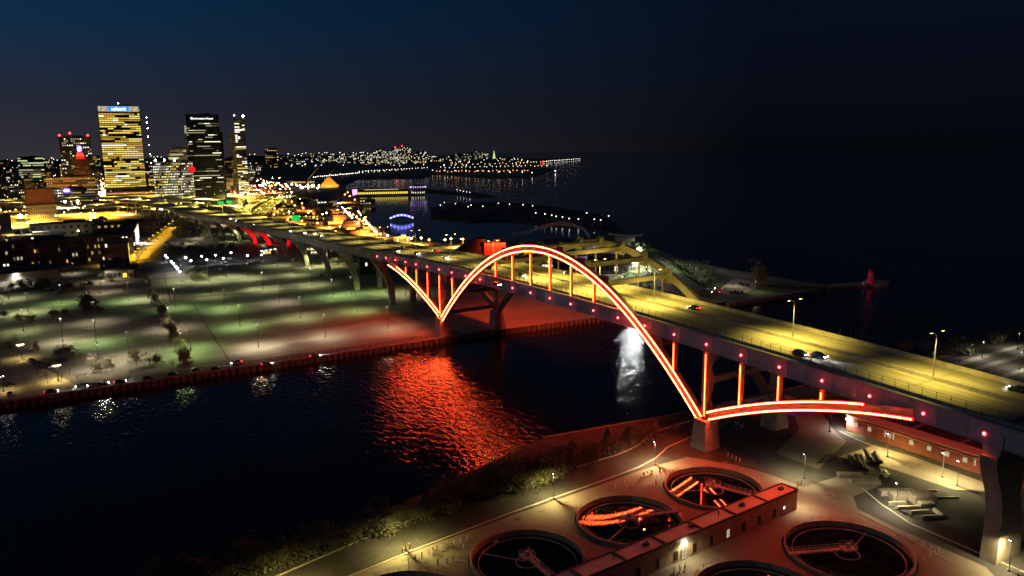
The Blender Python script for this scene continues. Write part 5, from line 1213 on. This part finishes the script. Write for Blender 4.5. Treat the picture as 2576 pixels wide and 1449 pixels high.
for x,y,h,w in [(430,636,26,34),(455,640,24,30),(480,640,26,34),(505,640,24,32),(530,640,26,34),(556,636,26,34),(580,632,22,30),(470,660,22,24),(512,668,20,22),(445,598,24,34),(470,590,24,34),(492,585,24,30),(515,600,18,26),(540,604,16,26),(905,668,40,54),(935,672,36,44),(880,660,26,30),(850,666,22,40),(560,606,12,20),(410,570,14,22),(300,600,14,24),(20,560,22,26),(35,566,20,24),(68,562,18,22),(46,600,22,20),(950,690,24,40)]:
    tr.append(tree(x,y,h,'dense','','dark trees below the viaduct',w=w))
label_by_x(tr,'dark leafy tree near the viaduct or yards, {n} from the left')
t=tree(1910,716,52,'tan','broad tan tree glowing alone on the lakeshore lawn',None,w=46)
for k,(x,y,h,w) in enumerate([(1592,622,18,18),(1612,622,12,14),(1628,634,22,22),(1645,640,12,26)]):
    tree(x,y,h,'green',['lime lit bush left of the others on the lake edge','small low bush between the lit lake edge bushes','round lime lit bush on the lake edge','low spreading bush right of the lit lake edge bushes'][k],None,w=w)
tr=[tree(x,y,h,'dense','','dark trees beyond the bridge at the right edge',w=w) for x,y,h,w in [(2330,885,26,40),(2375,890,38,50),(2415,892,44,56),(2450,885,36,50),(2500,868,30,44),(2545,850,28,40),(2280,880,18,30)]]
label_by_x(tr,'dark tree beyond the bridge at the right edge, {n} from the left')
# ivy slope and lamps beyond the deck
b=MB(); P=[at(1520,676,2.4),at(1560,655,2.4),at(1660,640,2.4),at(1740,690,2.4),at(1790,742,2.4),at(1700,745,2.4)]
top=[p.lerp(at(1655,680,2.4),.5)+Vector((0,0,6)) for p in P]; b.add(P+top,[(i,(i+1)%6,6+(i+1)%6,6+i) for i in range(6)]+[(6,7,8,9,10,11)]); struct('grass_mound',b,'grass')
lc=leafcrown(1,1,0,10,1)
b=MB(); rn=random.Random(3)
for i in range(3800):
    p=at(rn.uniform(1540,1790),rn.uniform(655,748),2.4); x,y=proj(p)
    s=rn.uniform(.25,.7); dd=Vector((rn.gauss(0,1),rn.gauss(0,1),rn.gauss(0,1))).normalized(); u=dd.orthogonal().normalized(); v=dd.cross(u)
    hmm=max(0,6.3*min(1,1-max(0,(p-at(1655,690,2.4)).length-20)/32)); p=p+Vector((0,0,hmm+rn.uniform(0,.8))); b.add([p-u*s,p+v*s,p+u*s,p-v*s],[(0,1,2,3)])
obj('undergrowth',b,'leaf_green',kind='stuff',label='scrubby green undergrowth on the lit lakeshore mound',cat='undergrowth')
for x,y,h,e,c,hd,lab in [(1607,690,18,330000,(.85,1,.45),1,'dazzling white floodlight on a tall pole behind the bridge struts'),(1560,708,16,60000,(.85,1,.25),0,'unlit looking lamp pole standing behind the far rib'),(1700,700,14,50000,(.75,1,.25),0,'lamp pole on the mound beside the pale path'),(1617,628,8,30000,(.85,1,.2),0,'small lamp lighting the lime bushes on the lake edge'),(1900,735,9,26000,(.9,.85,.35),0,'lamp pole near the tan tree on the lawn'),(1845,720,9,22000,(1,.9,.6),0,'lamp pole beside the lakeshore car park'),(1750,700,9,16000,(1,.9,.7),0,'lamp pole on the beach path')]:
    A=at(x,y,2.4); A.z=2.4; T=thing('light_pole',lab,'light pole',A); b=MB(); b.tube([(0,0,0),(0,0,h)],.2,6); obj('pole',b,'lamp_pole',T)
    if hd: b=MB(); b.ball((0,0,h+1),1.6,10,6); obj('lamp_head',b,'flood_white',T)
    lamp_light(T,(0,0,h-.8),e*.16,c,165,.8,.4)
# stages and halls of the amphitheatre
block('hall','white glowing stage hall seen under the arch right of the middle','stage hall',1350,1390,650,676,18,'wall_pale',2,6,1,'white',indiv=12,roof='roof_grey')
A=at(1372,668,2.4); T=thing('light_screen','blazing white stage screen seen through the arch','light screen',A,-math.atan2(A.x-CAM.x,A.y-CAM.y)); b=MB(); b.box((0,0,4),(4.2,.5,4.4)); obj('screen',b,'lamp_white',T); b=MB(); b.box((0,.5,1),(.6,.6,2)); obj('stand',b,'dark_metal',T)
T=block('stage_house','red glowing boxy stage house just left of the arch crown','stage house',1218,1272,612,640,16,'red_lit_wall',1,6,0,'white',indiv=1,roof='roof_dark',glass=False)
wd,h=T['wd'],T['h']; b=MB(); b.box((0,-.3,h*.92),(wd,.5,h*.10)); obj('light_strip',b,'red_wall_light',T)
for x in (-.3,.1,.4): lamp_light(T,(wd*x,-5,h*1.05),26000,(1,.07,.02),150,.9,.5,rot=(R(60),0,0))
A=at(1190,640,2.4); T=thing('stage_roof','dark sloped stage roof left of the red stage house','roof',A,-math.atan2(A.x-CAM.x,A.y-CAM.y)); b=MB(); b.loft([[(-22,0,0),(12,0,0),(12,20,0),(-22,20,0)],[(2,2,14),(12,2,14),(12,18,14),(2,18,14)]]); obj('roof_slope',b,'roof_dark',T)
T=block('hall','pale walled hall with a dim white front below the far struts','hall',1478,1522,652,676,18,'wall_pale',1,5,.8,'white',indiv=6,roof='roof_dark')
A=at(1510,645,2.4); T=thing('tent_roof','pale violet ribbed tent roof seen between the struts','tent roof',A,-math.atan2(A.x-CAM.x,A.y-CAM.y)); b=MB(); 
for i in range(14): b.loft([[(-14+i*2.1,0,3.5),(-14+i*2.1+1.9,0,3.5),(-14+i*2.1+1.9,.4,3.5),(-14+i*2.1,.4,3.5)],[(-14+i*2.1,14,10+i*.1),(-14+i*2.1+1.9,14,10+i*.1),(-14+i*2.1+1.9,14.4,10+i*.1),(-14+i*2.1,14.4,10+i*.1)]])
obj('roof_panels',b,'wall_pale',T,kind='stuff'); b=MB(); b.box((0,7,1.7),(28,12,3.4)); obj('wall',b,'wall_dark',T); lamp_light(T,(0,-3,13),30000,(.62,.5,1),160,.8,.5)
T=block('hall','big dark roofed amphitheatre seating hall right of the tent roof','hall',1500,1590,640,690,26,'wall_dark',2,8,.1,'white',indiv=6,roof='roof_dark')
A=at(1600,690,2.4); T=thing('glass_house','white lit glass house under the floodlight','glass house',A,-math.atan2(A.x-CAM.x,A.y-CAM.y)); b=MB(); b.box((0,4,4),(16,8,8)); obj('wall',b,'wall_pale',T)
for i in range(5): g=MB(); g.box((-5.5+i*2.8,-.1,3),(1.9,.2,5)); obj('pane',g,'win_white_dim',T)
lamp_light(T,(0,-6,10),15000,(1,1,.85),160,.8,.3)
A=at(1572,612,2.4); T=thing('lookout_hut','small hut with a wide V shaped roof at the water edge','hut',A,-math.atan2(A.x-CAM.x,A.y-CAM.y)); b=MB(); b.box((0,4,3.2),(20,8,6.4)); obj('wall',b,'wall_mid',T); b=MB(); b.loft([[(-17,-3,9.2),(2,-3,7.2),(17,-3,8.2),(17,-3,8.6),(2,-3,7.7),(-17,-3,9.7)],[(-17,12,9.2),(2,12,7.2),(17,12,8.2),(17,12,8.6),(2,12,7.7),(-17,12,9.7)]]); obj('roof',b,'roof_pale',T); lamp_light(T,(14,-8,9),9000,(.9,.95,.8),160,.8)
T=thing('truss_arch','long low truss arch of the open air theatre beyond the bridge','truss arch'); P=[at(x,602,2.4) for x in (1290,1320,1350,1380,1410,1440,1470,1482)]; HT=[5,6,10,14,16,15,9,2]
for off in (0,2.2): b=MB(); b.tube([p+Vector((0,0,h+off)) for p,h in zip(P,HT)],.35,5); obj('chord',b,'rail_metal',T)
b=MB()
for (p,h),(q,g) in zip(zip(P,HT),zip(P[1:],HT[1:])):
    for k in range(4):
        a=p.lerp(q,k/4)+Vector((0,0,h+(g-h)*k/4)); c=p.lerp(q,(k+.5)/4)+Vector((0,0,h+(g-h)*(k+.5)/4+2.2)); e=p.lerp(q,(k+1)/4)+Vector((0,0,h+(g-h)*(k+1)/4)); b.tube([a,c],.16,3); b.tube([c,e],.16,3)
obj('lattice',b,'rail_metal',T,kind='stuff'); b=MB(); b.tube([P[-1],P[-1]+Vector((0,0,6))],.5,5); obj('leg',b,'rail_metal',T); b=MB(); b.tube([P[0],P[0]+Vector((0,0,7))],.5,5); obj('leg',b,'rail_metal',T)
T=block('hall','golden lit shelter just beyond the viaduct deck near the lagoon','shelter',990,1032,598,609,10,'brick_cream',1,14,1,'gold',win=(.9,.8),indiv=14,roof='win_gold_dim' if 0 else 'roof_pale')
lamp_light(T,(0,-6,T['h']+5),30000,(1,.85,.1),165,.8,.3)
# lighthouse
A=at(2190,713,2.2); T=thing('lighthouse','stout crimson lighthouse at the end of the pier','lighthouse',A); h=height_for(A,678)-A.z
b=MB(); b.tube([(0,0,0),(0,0,h*.9)],[2.6,1.9],16); obj('tower',b,'lighthouse_red',T); b=MB(); b.tube([(0,0,h*.9),(0,0,h*.93)],2.4,16); obj('gallery',b,'dark_metal',T); b=MB(); b.tube([(0,0,h*.93),(0,0,h*1.03),(0,0,h*1.12)],[1.2,1.2,.2],10); obj('lantern',b,'dark_metal',T)
b=MB(); b.box((-8,0,1.0),(.8,.8,2.0)); obj('lamp_box',b,'rail_metal',T); lamp_light(T,(-9,-6,3),350,(1,.25,.5),120,.8,.3,rot=(R(100),0,R(-55)))
# tracks and yard at the right edge
for k,(pts,m) in enumerate([([(2370,935),(2576,870),(2576,862),(2360,925)],'concrete_dark'),([(2395,950),(2576,898),(2576,888),(2385,943)],'concrete_dark'),([(2340,912),(2576,838),(2576,830),(2330,904)],'concrete_dark'),([(2430,985),(2576,935),(2576,925),(2425,975)],'concrete_dark')]):
    sheet('yard_track',pts,2.76,m)
yl=[lot_lamp(x,y,h=8,e=9000,col=(1,.9,.65),z=2.7,group='lamps of the yard at the right edge') for x,y in ((2470,902),(2345,932),(2560,880),(2565,930))]
label_by_x(yl,'small lamp post in the dim yard at the right edge, {n} from the left')

b=MB()
for k in range(34):
    x=-142+k*4.6
    b.box((x,-40.5+.0,2.7265),(.05,2.0,.001))
rj=random.Random(9)
for k in range(70):
    x=-140+rj.random()*150; y=rj.choice([-4-rj.random()*3,-44.8-rj.random()*6,-80-rj.random()*16,-8-rj.random()*2])
    if any((x-c[0])**2+(y-c[1])**2<(c[2]+1.5)**2 for c in TANKS): continue
    b.box((x,y,2.7275),(rj.uniform(.05,.09) if k%2 else rj.uniform(3,8),rj.uniform(3,7) if k%2 else .07,.003),.045)
obj('slab_joints',b,'concrete_dark',kind='structure')

b=MB(); rb=random.Random(21)
edge=[(360,1490),(560,1428),(900,1330),(1100,1270),(1300,1196),(1400,1160),(1500,1130),(1640,1098),(1720,1078)]
inner=[(360,1530),(560,1488),(900,1372),(1100,1300),(1300,1226),(1400,1196),(1500,1164),(1600,1130),(1720,1082)]
for i in range(5200):
    x=rb.uniform(370,1715); y0=interp(edge,x); y1=interp(inner,x); p=at(x,y0+(y1-y0)*rb.random()**1.2,2.7)
    s_=rb.uniform(.12,.42); dd=Vector((rb.gauss(0,1),rb.gauss(0,1),rb.gauss(0,1))).normalized(); u=dd.orthogonal().normalized(); v=dd.cross(u)
    cl=.5+.5*math.sin(x*.09)*math.sin(x*.023+1); p=p+Vector((0,0,rb.uniform(0,.5+1.9*cl))); b.add([p-u*s_,p+v*s_,p+u*s_,p-v*s_],[(0,1,2,3)])
obj('undergrowth',b,'leaf_dark',kind='stuff',label='tangled dark undergrowth along the near river bank',cat='undergrowth')
